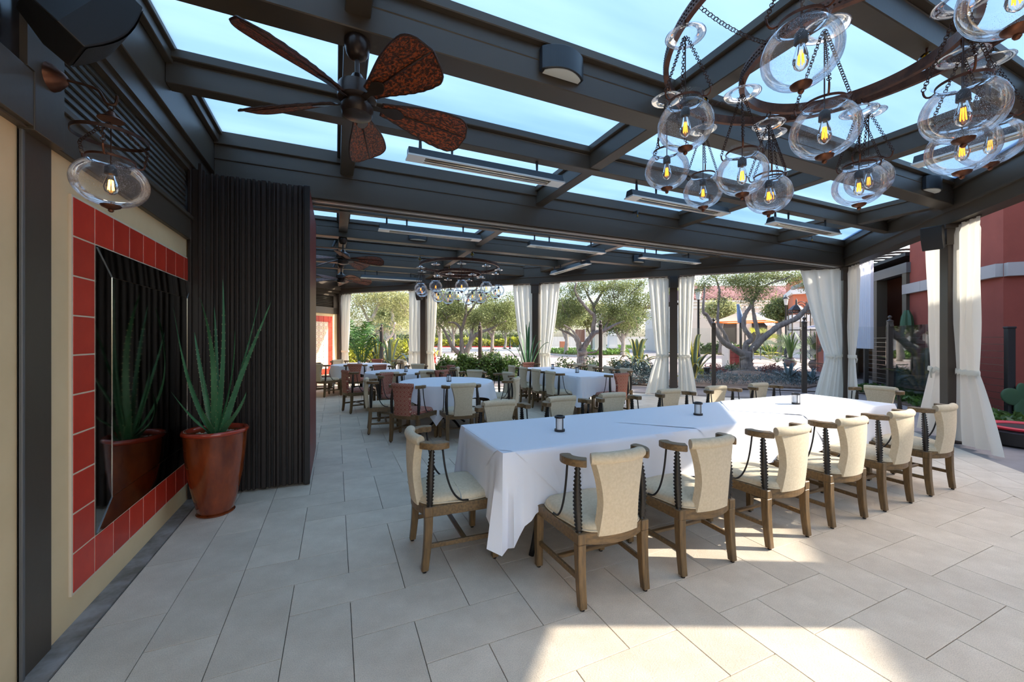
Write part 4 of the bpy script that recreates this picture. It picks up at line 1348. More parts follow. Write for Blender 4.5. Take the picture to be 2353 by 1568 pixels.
# ------------------------------------------------------------------ lantern on a bracket at the left wall
wl = empty('wall_lantern', (-1.205, 2.54, 2.70), 0, 'amber-lit glass globe lantern hanging from a bronze bracket on the left column', 'lantern')
rx = Matrix.Rotation(PI/2, 4, 'Y')
MB().lathe([(0.0, 0.062), (0.018, 0.06), (0.034, 0.045), (0.056, 0.02), (0.064, 0.0), (0.052, 0.0)], 24, m=rx).build('back_plate', 'bronze', wl, smooth=50)
MB().tube(smooth_path([(0.05, 0, 0.0), (0.12, 0, -0.005), (0.165, 0, -0.018), (0.185, 0, -0.05), (0.20, 0, -0.075), (0.225, 0, -0.075), (0.235, 0, -0.052), (0.235, 0, -0.03)], 4), 0.0065, 8).build('arm', 'dark_bronze', wl, smooth=True)
hx = 0.213
m = MB(); m.tube([(hx+0.011*math.cos(2*PI*k/10), 0, -0.09+0.013*math.sin(2*PI*k/10)) for k in range(10)], 0.003, 5, closed=True)
m.tube([(hx, 0.011*math.cos(2*PI*k/10), -0.108+0.013*math.sin(2*PI*k/10)) for k in range(10)], 0.003, 5, closed=True)
tag(m.build('hook_links', 'dark_bronze', wl, smooth=True), kind='stuff')
MB().lathe([(0.0, 0.03), (0.012, 0.028), (0.02, 0.01), (0.046, -0.006), (0.05, -0.012), (0.0, -0.012)], 24, (hx, 0, -0.14)).build('chain_canopy', 'bronze', wl, smooth=45)
MB().lathe([(0.136, 0.008), (0.139, 0.008), (0.139, -0.008), (0.136, -0.008)], 48, (hx, 0, -0.235), closed=True).build('spreader_ring', 'dark_bronze', wl, smooth=40)
g = link('glass_globe', ME['globe'], wl, (hx, 0, -0.455), (0, 0, 0.3)); g.scale = (0.98, 0.98, 0.86)
for nm in ('finial', 'socket', 'bulb', 'collar'): link(nm, ME[nm], g)
link('filament', ME['fil_hot'], g)
link('cord', MB().tube([(0, 0, 0.1), (0, 0, 0.33)], 0.003, 6).mesh('cord', 'dark_bronze'), g)
for h in HOOKS:
    w_ = Vector((h.x, h.y, 0)).normalized()*0.146
    link('chain', chain_mesh(h, (w_.x, w_.y, 0.23), 'chain'), g)
    link('chain', chain_mesh((w_.x, w_.y, 0.23), (w_.x*0.3, w_.y*0.3, 0.318), 'chain'), g)

# ------------------------------------------------------------------ electric heaters under the small beams
def heater_proto():
    t = empty('patio_heater', (0, 0, 0))
    L = 0.86
    m = MB()
    pr = [(-0.045, 0.08), (0.045, 0.08), (0.072, 0.0), (-0.072, 0.0)]
    vs = [(-L, y, z) for y, z in pr]+[(L, y, z) for y, z in pr]
    m.add(vs, [(0, 1, 2, 3), (7, 6, 5, 4), (0, 4, 5, 1), (1, 5, 6, 2), (2, 6, 7, 3), (3, 7, 4, 0)])
    m.build('housing', 'heater_black', t, clean=True, bevel=0.004, seg=1)
    f = MB()
    for a, b in (((-L-.01, -.080, -.016), (L+.01, -.058, 0)), ((-L-.01, .058, -.016), (L+.01, .080, 0)), ((-L-.01, -.058, -.016), (-L+0.16, .058, 0)), ((L-0.16, -.058, -.016), (L+.01, .058, 0))):
        f.box(a, b)
    f.build('face_frame', 'heater_face', t)
    MB().grid([[(x, 0.058*math.cos(a), -0.004+0.03*math.sin(a)) for a in (0, .5, 1.0, PI/2, PI-1.0, PI-.5, PI)] for x in (-L+.16, 0, L-.16)]).build('reflector', 'chrome', t, smooth=True)
    MB().tube([(-L+.16, 0, -0.004), (L-.16, 0, -0.004)], 0.010, 8).build('element', 'heater_element', t, smooth=True)
    for x in (-0.74, -0.42, 0.55):
        MB().tube([(x, 0, 0.08), (x, 0, 0.20)], [0.011, 0.016] if x > -0.7 else [0.018, 0.012], 8).build('hanger', 'heater_black', t)
    return t
HT = heater_proto(); hfirst = True
def heater(x, y, z, rot, lab):
    global hfirst
    o = HT if hfirst else copy_tree(HT)
    hfirst = False
    o.location = (x, y, z); o.rotation_euler = (0, 0, rot); tag(o, lab, 'heater', 'electric heaters under the roof')
for bay, y in (('near', 3.94), ('far', 6.75)):
    for i, x in enumerate((1.50, 4.20, 6.90)):
        heater(x, y, 3.27, 0, 'slim electric ceiling heater, %s from the left in the %s roof bay' % (ORD[i], 'near' if bay == 'near' else 'second'))
heater(1.52, 12.2, 3.27, 0, 'slim electric ceiling heater at the far left behind the ceiling fans')
heater(5.46, 8.72, 3.285, -PI/2, 'slim electric ceiling heater running lengthwise above the second long table')
heater(5.46, 1.20, 3.285, -PI/2, 'slim electric ceiling heater running lengthwise right of the near chandelier')

# ------------------------------------------------------------------ half-round lights on the big beams
def sconce_proto():
    t = empty('beam_light', (0, 0, 0))
    n = 20
    arc = [(-0.18, 0.0)]+[(-0.18+0.36*i/n, -0.045-0.075*math.sin(PI*i/n)**0.8) for i in range(n+1)]+[(0.18, 0.0)]
    MB().prism(arc, 0, 0.17).build('housing', 'heater_black', t, clean=True, bevel=0.004, seg=1)
    MB().prism([(x*0.86, y*0.86-0.004) for x, y in arc], -0.006, 0.0).build('lens', 'lens', t)
    return t
SC = sconce_proto(); sfirst = True
for y, x, lab in ((2.62, 1.56, 'black half-round wall light on the near beam, left of the chandelier'), (2.62, 7.28, 'black half-round wall light on the near beam, right of the chandelier'), (8.05, 1.50, 'black half-round wall light on the far beam near the ceiling fan'), (8.05, 7.12, 'black half-round wall light on the far beam near the speaker post')):
    o = SC if sfirst else copy_tree(SC)
    sfirst = False
    o.location = (x, y-0.003, 3.475); tag(o, lab, 'light', 'half-round beam lights')
# small spots beside the far fans
def spot(x, y, z, lab):
    t = empty('spotlight', (x, y, z), 0, lab, 'spotlight', 'small spotlights')
    MB().tube([(0, 0, 0.0), (-0.06, 0, -0.03)], 0.008, 6).build('arm', 'heater_black', t)
    MB().tube([(-0.05, 0, 0.01), (-0.10, 0, -0.12)], 0.032, 12).build('head', 'heater_black', t, smooth=50)
spot(0.05, 6.3, 3.62, 'small tilted spotlight on the cross beam above the folding wall')
spot(0.05, 9.2, 3.56, 'small tilted spotlight behind the nearer far fan')
spot(0.05, 11.8, 3.56, 'small tilted spotlight behind the farther fan')
def sprinkler(x, y, z, lab):
    t = empty('sprinkler', (x, y, z), 0, lab, 'sprinkler', 'fire sprinklers under the main beam')
    MB().tube([(0, 0.1, 0.03), (0, 0, 0.03), (0, 0, -0.03)], 0.011, 8).build('pipe', 'heater_black', t)
    MB().lathe([(0.006, -0.03), (0.012, -0.045), (0.006, -0.06), (0.018, -0.064), (0.018, -0.068), (0, -0.068)], 10).build('head', 'brass', t)
p = AY(1465, 489, 5.12); sprinkler(p.x, 5.12, p.z, 'brass sprinkler head under the second near heater')
p = AY(1866, 546, 5.12); sprinkler(p.x, 5.12, p.z, 'brass sprinkler head under the third near heater')

# ------------------------------------------------------------------ loudspeakers
def speaker(loc, rz, tilt, lab, s_=1.0, arm=True):
    t = empty('loudspeaker', loc, rz, lab, 'loudspeaker', 'black loudspeakers')
    m = Matrix.Rotation(tilt, 4, 'X')
    body = []
    n = 10
    rows = []
    for i in range(n+1):
        a = i/n
        z = -0.17*s_+0.34*s_*a
        bow = 0.035*s_*math.sin(PI*a)
        rows.append([m @ Vector(v) for v in ((-0.11*s_, -0.09*s_-bow, z), (0.11*s_, -0.09*s_-bow, z), (0.115*s_, 0.0, z*0.98), (0.07*s_, 0.11*s_, z*0.82), (-0.07*s_, 0.11*s_, z*0.82), (-0.115*s_, 0.0, z*0.98))])
    mm = MB()
    for i in range(n):
        mm.add(rows[i]+rows[i+1], [(j, (j+1) % 6, 6+(j+1) % 6, 6+j) for j in range(6)])
    mm.add(rows[0], [(5, 4, 3, 2, 1, 0)]); mm.add(rows[-1], [(0, 1, 2, 3, 4, 5)])
    mm.build('cabinet', 'black', t, clean=True, bevel=0.006*s_, seg=2)
    gr = []
    for i in range(n+1):
        a = i/n
        z = (-0.165+0.33*a)*s_; bow = 0.035*s_*math.sin(PI*a)+0.006
        gr.append([m @ Vector((x*s_, -0.09*s_-bow, z)) for x in (-0.105, -0.05, 0, 0.05, 0.105)])
    MB().grid(gr).build('grille', 'speaker_grille', t, smooth=True)
    if arm:
        MB().tube([m @ Vector((0, 0.10*s_, 0)), Vector((0, 0.18*s_, 0.02)), Vector((0, 0.22*s_, 0.03))], 0.018*s_, 8).build('bracket', 'black', t)
    return t
speaker((-1.02, 2.36, 2.92), math.radians(125), math.radians(32), 'black loudspeaker mounted high on the left column above the lantern', 1.05)
pA = POST['A']
speaker((pA.x-0.29, pA.y+0.10, 2.98), math.radians(-80), math.radians(22), 'dark loudspeaker high on the rightmost post', 1.0)
q = POST['C']+Vector((-1, -1, 0)).normalized()*0.26; speaker((q.x, q.y, 2.98), math.radians(-45), math.radians(15), 'black loudspeaker at the top of the post behind the front table', 0.85)
q = POST['E']+Vector((-1, -1, 0)).normalized()*0.26; speaker((q.x, q.y, 2.93), math.radians(-45), math.radians(15), 'black loudspeaker on the post behind the far chandelier', 0.85)
# ------------------------------------------------------------------ ground outside
gz = -0.02
MB().box((-1.6, -14, -0.4), (60, 95, -0.17)).build('floor_subsoil', 'mulch')
tag(bpy.data.objects['floor_subsoil'], 'earth under the paving around the pavilion', 'ground', kind='structure')
def poly_fp(pts, z=0): return [(G(x, y, z).x, G(x, y, z).y) for x, y in pts]
def ST(f, r): return (f*_s+r*_c, f*_c-r*_s)     # plan point from forward / right distances
terr = MB(); terr.prism([(5.27-3.0, -3.0), (40, -3.0), (40, 30), (-30, 46.3), (-1.4, 17.5), (0.35, 16.42), (11.0, 5.77), (10.8, 5.53)], -0.17, gz)
tag(terr.build('floor_terrace', 'concrete'), 'grey concrete terrace and path outside the tiled floor', 'paving', kind='structure')
road = MB(); road.prism([ST(17.3, -26), ST(17.3, 2), ST(19, 14), ST(19, 34), ST(95, 80), ST(95, -80), ST(30, -50)], -0.17, gz+0.006)
tag(road.build('floor_plaza', 'paver'), 'pinkish paved drive beyond the patio', 'paving', kind='structure')
asp = MB(); asp.prism([ST(48, -60), ST(48, 40), ST(84, 60), ST(84, -80)], -0.17, gz+0.012)
tag(asp.build('floor_road', 'asphalt'), 'grey asphalt road beyond the paved drive', 'road', kind='structure')
for f0, lab in ((47.6, 'near'), (41.0, 'far')):
    a = ST(f0, -30); b = ST(f0, 12)
    m = MB(); m.bar((a[0], a[1], gz+0.016), (b[0], b[1], gz+0.016), 0.18, 0.008)
    tag(m.build('trim_3' if lab == 'near' else 'trim_4', 'line_white'), 'pale paving line across the drive, %s one' % ('farther' if lab == 'near' else 'nearer'), 'line', kind='structure')

# ------------------------------------------------------------------ leaves and trees
rng = np.random.default_rng(11)
def leaf_mesh(name, centers, length, width, mat, up=0.0, jitter=0.35):
    n = len(centers)
    c = np.asarray(centers, dtype=float)
    d = rng.normal(size=(n, 3)); d[:, 2] += up
    d /= np.linalg.norm(d, axis=1)[:, None]
    q = rng.normal(size=(n, 3)); s = np.cross(d, q); s /= np.linalg.norm(s, axis=1)[:, None]
    L = length*(1+jitter*rng.uniform(-1, 1, n))[:, None]; W = width*(1+jitter*rng.uniform(-1, 1, n))[:, None]
    v = np.empty((n, 4, 3))
    v[:, 0] = c-d*L*0.5; v[:, 1] = c+s*W*0.5-d*L*0.05; v[:, 2] = c+d*L*0.5; v[:, 3] = c-s*W*0.5-d*L*0.05
    me = bpy.data.meshes.new(name)
    me.vertices.add(n*4); me.vertices.foreach_set('co', v.reshape(-1))
    me.loops.add(n*4); me.loops.foreach_set('vertex_index', np.arange(n*4, dtype=np.int32))
    me.polygons.add(n); me.polygons.foreach_set('loop_start', np.arange(0, n*4, 4, dtype=np.int32)); me.polygons.foreach_set('loop_total', np.full(n, 4, dtype=np.int32))
    me.materials.append(MAT[mat]); me.update(calc_edges=True)
    return me
def cluster_pts(blobs, per, spread):
    """blobs: (center, (rx, ry, rz), clusters)"""
    out = []
    for c, r, k in blobs:
        a = rng.normal(size=(k, 3)); a /= np.linalg.norm(a, axis=1)[:, None]
        a *= (rng.uniform(0.15, 1.0, k)**0.5)[:, None]
        cc = np.asarray(c)+a*np.asarray(r)
        for p in cc:
            out.append(p+rng.normal(size=(per, 3))*spread*np.array([1, 1, 0.75]))
    return np.concatenate(out)
def tree(nm, f, base, limbs, blobs, mat_leaf, mat_bark, lab, group=None, leaf=(0.085, 0.027), per=92, spread=0.15, seed=1, cat='tree'):
    """limbs are traced in the picture and given depth around the trunk's own distance"""
    rr = random.Random(seed)
    b = AF(base[0], base[1], f); b.z = gz
    t = empty(nm, b, 0, lab, cat, group)
    for k, (pts, r0, r1) in enumerate(limbs):
        P = []
        df = rr.uniform(-0.9, 0.9)
        for i, (px, py) in enumerate(pts):
            P.append(AF(px, py, f+df*(i/(len(pts)-1))**1.2*(0 if k == 0 else 1))-b)
        path = smooth_path(P, 5)
        L = len(path)
        rad = [r0+(r1-r0)*(i/(L-1))**0.8 for i in range(L)]
        rad = [q*(1+0.10*rr.uniform(-1, 1)) for q in rad]
        path = [p+Vector((rr.uniform(-1, 1), rr.uniform(-1, 1), 0))*q*0.15 for p, q in zip(path, rad)]
        MB().tube(path, rad, 9).build('trunk' if k == 0 else 'branch', mat_bark, t, smooth=True)
    bl = []
    for px, py, rx, ry, k in blobs:
        c = AF(px, py, f)-b; s_ = f/FPX
        bl.append((c, (rx*s_, rx*s_, ry*s_), k))
    pts = cluster_pts(bl, per, spread)
    tag(link('leaves', leaf_mesh('leaves', pts, leaf[0], leaf[1], mat_leaf), t), kind='stuff')
    # thin twigs carry the clusters
    m = MB()
    for c, r, k in bl:
        for _ in range(max(3, k//5)):
            a = Vector(c)+Vector((rr.uniform(-1, 1)*r[0]*0.4, rr.uniform(-1, 1)*r[1]*0.4, -r[2]*rr.uniform(0.2, 1.1)))
            e = Vector(c)+Vector((rr.uniform(-1, 1)*r[0], rr.uniform(-1, 1)*r[1], r[2]*rr.uniform(-0.3, 0.9)))
            mid = (a+e)/2+Vector((rr.uniform(-.1, .1), rr.uniform(-.1, .1), 0.05))
            m.tube([a, mid, e], [0.018, 0.012, 0.005], 5)
    tag(m.build('twigs', mat_bark, t, smooth=True), kind='stuff')
    return t
tree('olive_tree', 17.0, (1068, 860), [
    ([(1068, 862), (1067, 838), (1067, 822), (1066, 812)], 0.24, 0.19),
    ([(1064, 818), (1050, 808), (1038, 795), (1029, 775), (1017, 754), (1006, 742)], 0.13, 0.035),
    ([(1063, 815), (1061, 800), (1060, 780), (1058, 756), (1046, 743), (1030, 741)], 0.13, 0.03),
    ([(1060, 760), (1069, 730), (1072, 696), (1083, 674), (1098, 662)], 0.08, 0.03),
    ([(1070, 815), (1079, 790), (1086, 758), (1092, 738)], 0.12, 0.03),
    ([(1068, 815), (1082, 785), (1098, 767), (1126, 757), (1147, 745), (1163, 738)], 0.12, 0.03),
    ([(1072, 724), (1085, 708), (1098, 692), (1125, 680)], 0.06, 0.02)],
    [(1035, 712, 36, 22, 42), (1003, 735, 26, 22, 26), (1128, 722, 40, 24, 46), (1160, 742, 30, 16, 22), (1105, 684, 40, 16, 26), (1028, 688, 28, 16, 22), (1085, 742, 22, 10, 10), (1170, 700, 26, 30, 20)],
    'olive_leaf', 'bark', 'olive tree with forked trunk seen under the far chandelier', 'olive trees around the patio', seed=5)
tree('olive_tree', 18.5, (1339, 853), [
    ([(1339, 856), (1338, 836), (1337, 818), (1337, 806)], 0.27, 0.22),
    ([(1337, 808), (1350, 785), (1366, 766), (1386, 761), (1412, 747), (1435, 738)], 0.16, 0.04),
    ([(1350, 785), (1362, 768), (1364, 748), (1366, 727), (1353, 714), (1330, 686), (1321, 668), (1324, 650)], 0.13, 0.04),
    ([(1365, 730), (1364, 704), (1352, 682), (1339, 655)], 0.09, 0.03),
    ([(1364, 706), (1384, 671), (1405, 652), (1418, 640)], 0.08, 0.03),
    ([(1331, 806), (1328, 791), (1322, 777), (1307, 766), (1289, 759), (1277, 748)], 0.12, 0.03),
    ([(1334, 800), (1330, 781), (1314, 759), (1296, 747)], 0.09, 0.025),
    ([(1386, 761), (1400, 735), (1411, 712), (1400, 690)], 0.06, 0.02),
    ([(1346, 812), (1370, 808), (1378, 796)], 0.05, 0.02)],
    [(1300, 688, 40, 40, 60), (1290, 738, 28, 20, 26), (1350, 662, 50, 20, 44), (1420, 676, 48, 34, 66), (1440, 726, 46, 34, 58), (1472, 690, 32, 36, 40), (1392, 716, 36, 26, 36), (1320, 716, 24, 20, 18), (1455, 655, 36, 20, 24)],
    'olive_leaf', 'bark', 'olive tree with a thick twisted trunk behind the second long table', 'olive trees around the patio', seed=6)
tree('olive_tree', 15.6, (1718, 867), [
    ([(1718, 869), (1717, 850), (1716, 828), (1716, 812)], 0.26, 0.21),
    ([(1712, 818), (1687, 802), (1662, 786), (1645, 760), (1626, 727), (1616, 716), (1617, 690), (1620, 660)], 0.14, 0.03),
    ([(1674, 792), (1670, 778), (1662, 762), (1650, 742), (1651, 700), (1653, 666), (1643, 634)], 0.08, 0.03),
    ([(1713, 812), (1714, 792), (1726, 779), (1711, 756), (1711, 727), (1722, 708), (1739, 677), (1741, 651), (1748, 628)], 0.12, 0.045),
    ([(1738, 674), (1752, 662), (1771, 651), (1804, 641), (1822, 630)], 0.06, 0.02),
    ([(1718, 812), (1742, 779), (1735, 740), (1730, 708), (1727, 690)], 0.10, 0.05),
    ([(1722, 810), (1752, 779), (1789, 750), (1831, 731), (1862, 697), (1878, 678)], 0.14, 0.07),
    ([(1878, 684), (1876, 660), (1876, 636)], 0.07, 0.04),
    ([(1728, 700), (1718, 688), (1706, 680)], 0.03, 0.012)],
    [(1690, 642, 40, 14, 26), (1732, 660, 34, 22, 30), (1792, 636, 48, 13, 30), (1718, 684, 22, 15, 8), (1872, 652, 24, 22, 14), (1620, 652, 18, 16, 12), (1850, 636, 30, 12, 14), (1640, 634, 18, 10, 8), (1660, 690, 8, 18, 4), (1740, 628, 60, 14, 20)],
    'olive_leaf', 'bark', 'leaning olive tree in the planting bed behind the glass screen', 'olive trees around the patio', leaf=(0.08, 0.024), per=100, spread=0.17, seed=7)
tree('pale_olive_tree', 23.0, (884, 840), [
    ([(884, 845), (884, 815), (884, 795), (885, 778)], 0.24, 0.2),
    ([(885, 780), (893, 756), (903, 733), (901, 715), (910, 690)], 0.16, 0.05),
    ([(884, 792), (873, 775), (862, 756), (847, 737), (836, 715), (821, 681)], 0.18, 0.05),
    ([(886, 782), (900, 770), (904, 755), (908, 742)], 0.10, 0.05),
    ([(850, 742), (862, 718), (872, 694), (880, 672)], 0.12, 0.04),
    ([(862, 758), (850, 772), (838, 800)], 0.12, 0.06)],
    [(830, 688, 40, 22, 46), (880, 684, 44, 22, 60), (932, 700, 36, 34, 60), (918, 748, 36, 20, 30), (860, 748, 30, 16, 18), (812, 735, 20, 36, 22)],
    'olive_leaf_pale', 'bark_white', 'sunlit pale olive tree behind the potted palm', 'olive trees around the patio', leaf=(0.11, 0.036), per=80, spread=0.26, seed=8)
bgt = [(30, 960, 700, 60, 40, 'behind the post below the far chandelier'), (34, 1010, 700, 44, 40, 'to the right of the post below the far chandelier'), (46, 1040, 730, 50, 24, 'behind the first olive tree'), (44, 1130, 725, 50, 36, 'across the road under the far chandelier'),
       (50, 1195, 720, 46, 44, 'behind the pale curtains'), (36, 1300, 720, 50, 40, 'behind the twisted olive, left'), (40, 1360, 725, 50, 36, 'behind the twisted olive, middle'), (34, 1430, 735, 56, 44, 'dark rounded, behind the twisted olive'),
       (55, 1250, 725, 40, 40, 'between the curtains of the post with the spiky plant'), (52, 905, 720, 60, 40, 'far left across the road'), (60, 1080, 735, 50, 22, 'small and distant under the chandelier'), (60, 1160, 742, 36, 18, 'small and distant by the lamp post'),
       (38, 1655, 712, 30, 18, 'in front of the pale building, left'), (36, 1790, 712, 26, 28, 'in front of the pale building, right'), (70, 1560, 680, 60, 40, 'beyond the pale building')]
for i, (f, px, py, rx, ry, w) in enumerate(bgt):
    s_ = 18.0/f
    dark = 'dark rounded' in w
    ty = 780+914*1.49/f
    tree('background_tree', f, (px, ty), [([(px, ty), (px+2, ty-(ty-py)*0.45), (px-2, py+ry*0.4)], 0.22, 0.12), ([(px, ty-(ty-py)*0.4), (px-rx*0.4, py+ry*0.3), (px-rx*0.6, py-ry*.2)], 0.12, 0.04), ([(px, ty-(ty-py)*0.4), (px+rx*0.3, py+ry*0.3), (px+rx*0.5, py-ry*.3)], 0.12, 0.04)],
         [(px, py, rx*0.8, ry*0.8, 70), (px-rx*0.4, py+ry*0.1, rx*0.5, ry*0.5, 30), (px+rx*0.4, py-ry*0.1, rx*0.5, ry*0.5, 30)],
         'dark_leaf' if dark else ('olive_leaf_pale' if i % 2 == 0 else 'olive_leaf'), 'bark_pale' if i % 3 else 'bark', 'distant leafy tree %s' % w, 'trees across the road', leaf=(0.0062*f, 0.0023*f), per=62, spread=0.010*f, seed=100+i)

# ------------------------------------------------------------------ shrubs, hedges, ground cover
def bush(nm, c, r, n, leaf, mat, lab, group, cat='shrub', stems=5, per=14, up=0.3):
    c = Vector(c)
    t = empty(nm, (c.x, c.y, gz), 0, lab, cat, group)
    a = rng.normal(size=(n//per+1, 3)); a /= np.linalg.norm(a, axis=1)[:, None]
    a *= (rng.uniform(0.3, 1, len(a))**0.4)[:, None]
    a = a*np.array(r); a[:, 2] = np.abs(a[:, 2]*1.0)*0.9+r[2]*0.15
    pts = np.concatenate([p+rng.normal(size=(per, 3))*min(r)*0.16 for p in a]); pts[:, 2] = np.maximum(pts[:, 2], 0.02)
    tag(link('leaves', leaf_mesh('leaves', pts, leaf[0], leaf[1], mat, up), t), kind='stuff')
    for k in range(stems):
        b = a[k % len(a)]
        MB().tube([(b[0]*0.1, b[1]*0.1, 0), (b[0]*0.4, b[1]*0.4, b[2]*0.5), (b[0]*0.9, b[1]*0.9, b[2])], [0.014, 0.01, 0.005], 5).build('stem', 'bark', t)
    return t
for i, (px, f, r, w) in enumerate(((1030, 15.6, (0.6, 0.5, 0.75), 'left of the olive trunk'), (1075, 15.2, (0.7, 0.5, 0.85), 'in front of the olive trunk'), (1125, 15.0, (0.7, 0.55, 0.95), 'right of the lamp-like screen post'), (1165, 14.8, (0.6, 0.5, 0.8), 'left of the pale curtain'))):
    p = AF(px, 850, f); bush('leafy_shrub', p, r, 2600, (0.13, 0.055), 'shrub_leaf', 'glossy green shrub outside the patio, %s' % w, 'green shrubs outside the patio')
for i, (px, f, w) in enumerate(((1300, 15.0, 'behind the second long table, left'), (1360, 15.0, 'behind the second long table, middle'), (1415, 14.6, 'behind the second long table, right'))):
    p = AF(px, 850, f); bush('dark_shrub', p, (0.55, 0.4, 0.75), 700, (0.10, 0.05), 'dark_leaf', 'sparse dark shrub %s' % w, 'dark shrubs outside the patio')
p = AF(1462, 860, 13.6); bush('blue_shrub', p, (0.85, 0.6, 0.75), 3400, (0.10, 0.035), 'blue_leaf', 'dense blue green shrub below the striped agave', 'dark shrubs outside the patio')
for i, (px, f) in enumerate(((830, 27), (872, 28), (915, 27), (950, 27))):
    p = AF(px, 830, f); bush('yellow_shrub', p, (1.5, 1.2, 1.15), 2600, (0.22, 0.10), 'yellow_leaf', 'bright yellow green shrub in the sun, %s from the left' % ORD[i], 'yellow shrubs beyond the patio')
def hedge(a, b, w, h, n, leaf, mat, lab, zb=gz):
    a = Vector(a); b = Vector(b)
    c = (a+b)/2
    t = empty('hedge', (c.x, c.y, zb), 0, lab, 'hedge', 'hedges along the road')
    u = rng.uniform(0, 1, n); d = (b-a); nn = Vector((-d.y, d.x, 0)).normalized()
    pts = np.array([a.x-c.x, a.y-c.y, 0])+u[:, None]*np.array([d.x, d.y, 0])+rng.uniform(-w/2, w/2, n)[:, None]*np.array([nn.x, nn.y, 0])
    hh = h*(0.8+0.2*np.sin(u*23)+0.1*rng.normal(size=n)); pts[:, 2] = hh*rng.uniform(0.05, 1, n)**0.5
    tag(link('leaves', leaf_mesh('leaves', pts, leaf[0], leaf[1], mat), t), kind='stuff')
    m = MB(); m.bar((a.x-c.x, a.y-c.y, h*0.35), (b.x-c.x, b.y-c.y, h*0.35), w*0.7, h*0.7); m.build('woody_core', 'dark_leaf', t)
    return t
def P2(f, px): q = AF(px, 780, f); return (q.x, q.y)
hedge(P2(76, 860), P2(76, 1225), 3.0, 1.7, 7000, (0.7, 0.3), 'yellow_leaf', 'low bright hedge beyond the road behind a red kerb')
hedge(P2(90, 850), P2(90, 1260), 3.0, 3.6, 6000, (0.8, 0.3), 'olive_leaf', 'taller dark hedge behind the bright hedge')
m = MB(); q = ST(74.2, -25); q2 = ST(74.2, 0)
m.bar((q[0], q[1], 0.08), (q2[0], q2[1], 0.08), 0.3, 0.2); tag(m.build('red_kerb', 'kerb_red'), 'red painted kerb along the far side of the road', 'kerb')
hedge(P2(40, 1600), P2(40, 1690), 1.2, 1.1, 1500, (0.32, 0.14), 'dark_leaf', 'dark green hedge at the foot of the pale building, left part')
hedge(P2(38, 1690), P2(38, 1800), 1.2, 0.9, 1800, (0.30, 0.14), 'cover_leaf', 'light green hedge at the foot of the pale building, right part')
# round kerbed island with ground cover
def island(f, px, rf, rr_, lab, n):
    c = AF(px, 780, f)
    t = empty('planted_island', (c.x, c.y, gz), -YAW, lab, 'traffic island', 'planted islands in the drive')
    K = 48
    ring = [(rr_*math.cos(2*PI*k/K), rf*math.sin(2*PI*k/K)) for k in range(K)]
    MB().prism(ring, 0.0, 0.14).build('kerb_ring', 'kerb', t, bevel=0.02, seg=1)
    MB().prism([(x*0.95, y*0.96) for x, y in ring], 0.14, 0.17).build('soil', 'mulch', t)
    a = rng.uniform(0, 2*PI, n); r = np.sqrt(rng.uniform(0, 1, n))
    pts = np.stack([rr_*0.94*r*np.cos(a), rf*0.95*r*np.sin(a), 0.2+0.28*rng.uniform(0, 1, n)], 1)
    tag(link('ground_cover', leaf_mesh('ground_cover', pts, 0.30, 0.14, 'cover_leaf', 0.4), t), kind='stuff')
    return c
c1 = island(41, 1345, 8.0, 4.2, 'near planted island with bright ground cover and a stone pedestal', 5200)
c2 = island(66, 1420, 10.0, 6.5, 'far planted island with bright ground cover', 3600)
def pedestal(f, px, w, lab):
    c = AF(px, 780, f)
    t = empty('stone_pedestal', (c.x, c.y, 0.12), -YAW, lab, 'pedestal', 'white stone pedestals')
    m = MB()
    for h0, h1, k in ((0, 0.35, 1.25), (0.35, 0.5, 1.1), (0.5, 1.9, 1.0), (1.9, 2.05, 1.15), (2.05, 3.8, 0.8)):
        m.box((-w/2*k, -w/2*k, h0), (w/2*k, w/2*k, h1))
    m.build('block', 'stucco_white', t)
pedestal(37.5, 1377, 1.05, 'white stone pedestal on the near planted island')
pedestal(58, 1407, 1.15, 'white stone pedestal farther back on the drive')
lw = MB(); a = P2(80, 1240); b = P2(80, 1560); lw.bar((a[0], a[1], 1.0), (b[0], b[1], 1.0), 0.4, 2.0)
tag(lw.build('garden_wall', 'stucco_pale'), 'long low beige garden wall across the drive', 'wall')
# bed with blue ground cover round the leaning olive
bed = empty('planting_bed', AF(1718, 860, 15.4)*Vector((1, 1, 0)), 0, 'planting bed with blue ground cover round the leaning olive tree', 'planting bed')
bc = bed.location
bp_ = [(q.x-bc.x, q.y-bc.y) for q in (G(1597, 884), G(1720, 888), G(1850, 893), G(1885, 886), G(1870, 868), G(1800, 858), G(1715, 852), G(1640, 856), G(1598, 866))]
MB().prism(bp_, gz, 0.03).build('soil', 'mulch', bed)
MB().lathe([(1.5, 0.03), (1.0, 0.12), (0.45, 0.24), (0, 0.28)], 20, (0.1, 0.1, 0)).build('mound', 'mulch', bed, smooth=True)
def fill(poly, n, z0, z1):
    out = []
    xs_ = [p[0] for p in poly]; ys_ = [p[1] for p in poly]
    while len(out) < n:
        x = R.uniform(min(xs_), max(xs_)); y = R.uniform(min(ys_), max(ys_))
        ins = False
        for i in range(len(poly)):
            a = poly[i]; b = poly[i-1]
            if (a[1] > y) != (b[1] > y) and x < (b[0]-a[0])*(y-a[1])/(b[1]-a[1])+a[0]: ins = not ins
        if ins: out.append((x, y, R.uniform(z0, z1)))
    return out
fpts = [p for p in fill(bp_, 5200, 0.05, 0.26) if math.hypot(p[0], p[1]) > 0.8]
tag(link('ground_cover', leaf_mesh('ground_cover', fpts, 0.13, 0.022, 'blue_leaf', 1.0), bed), kind='stuff')
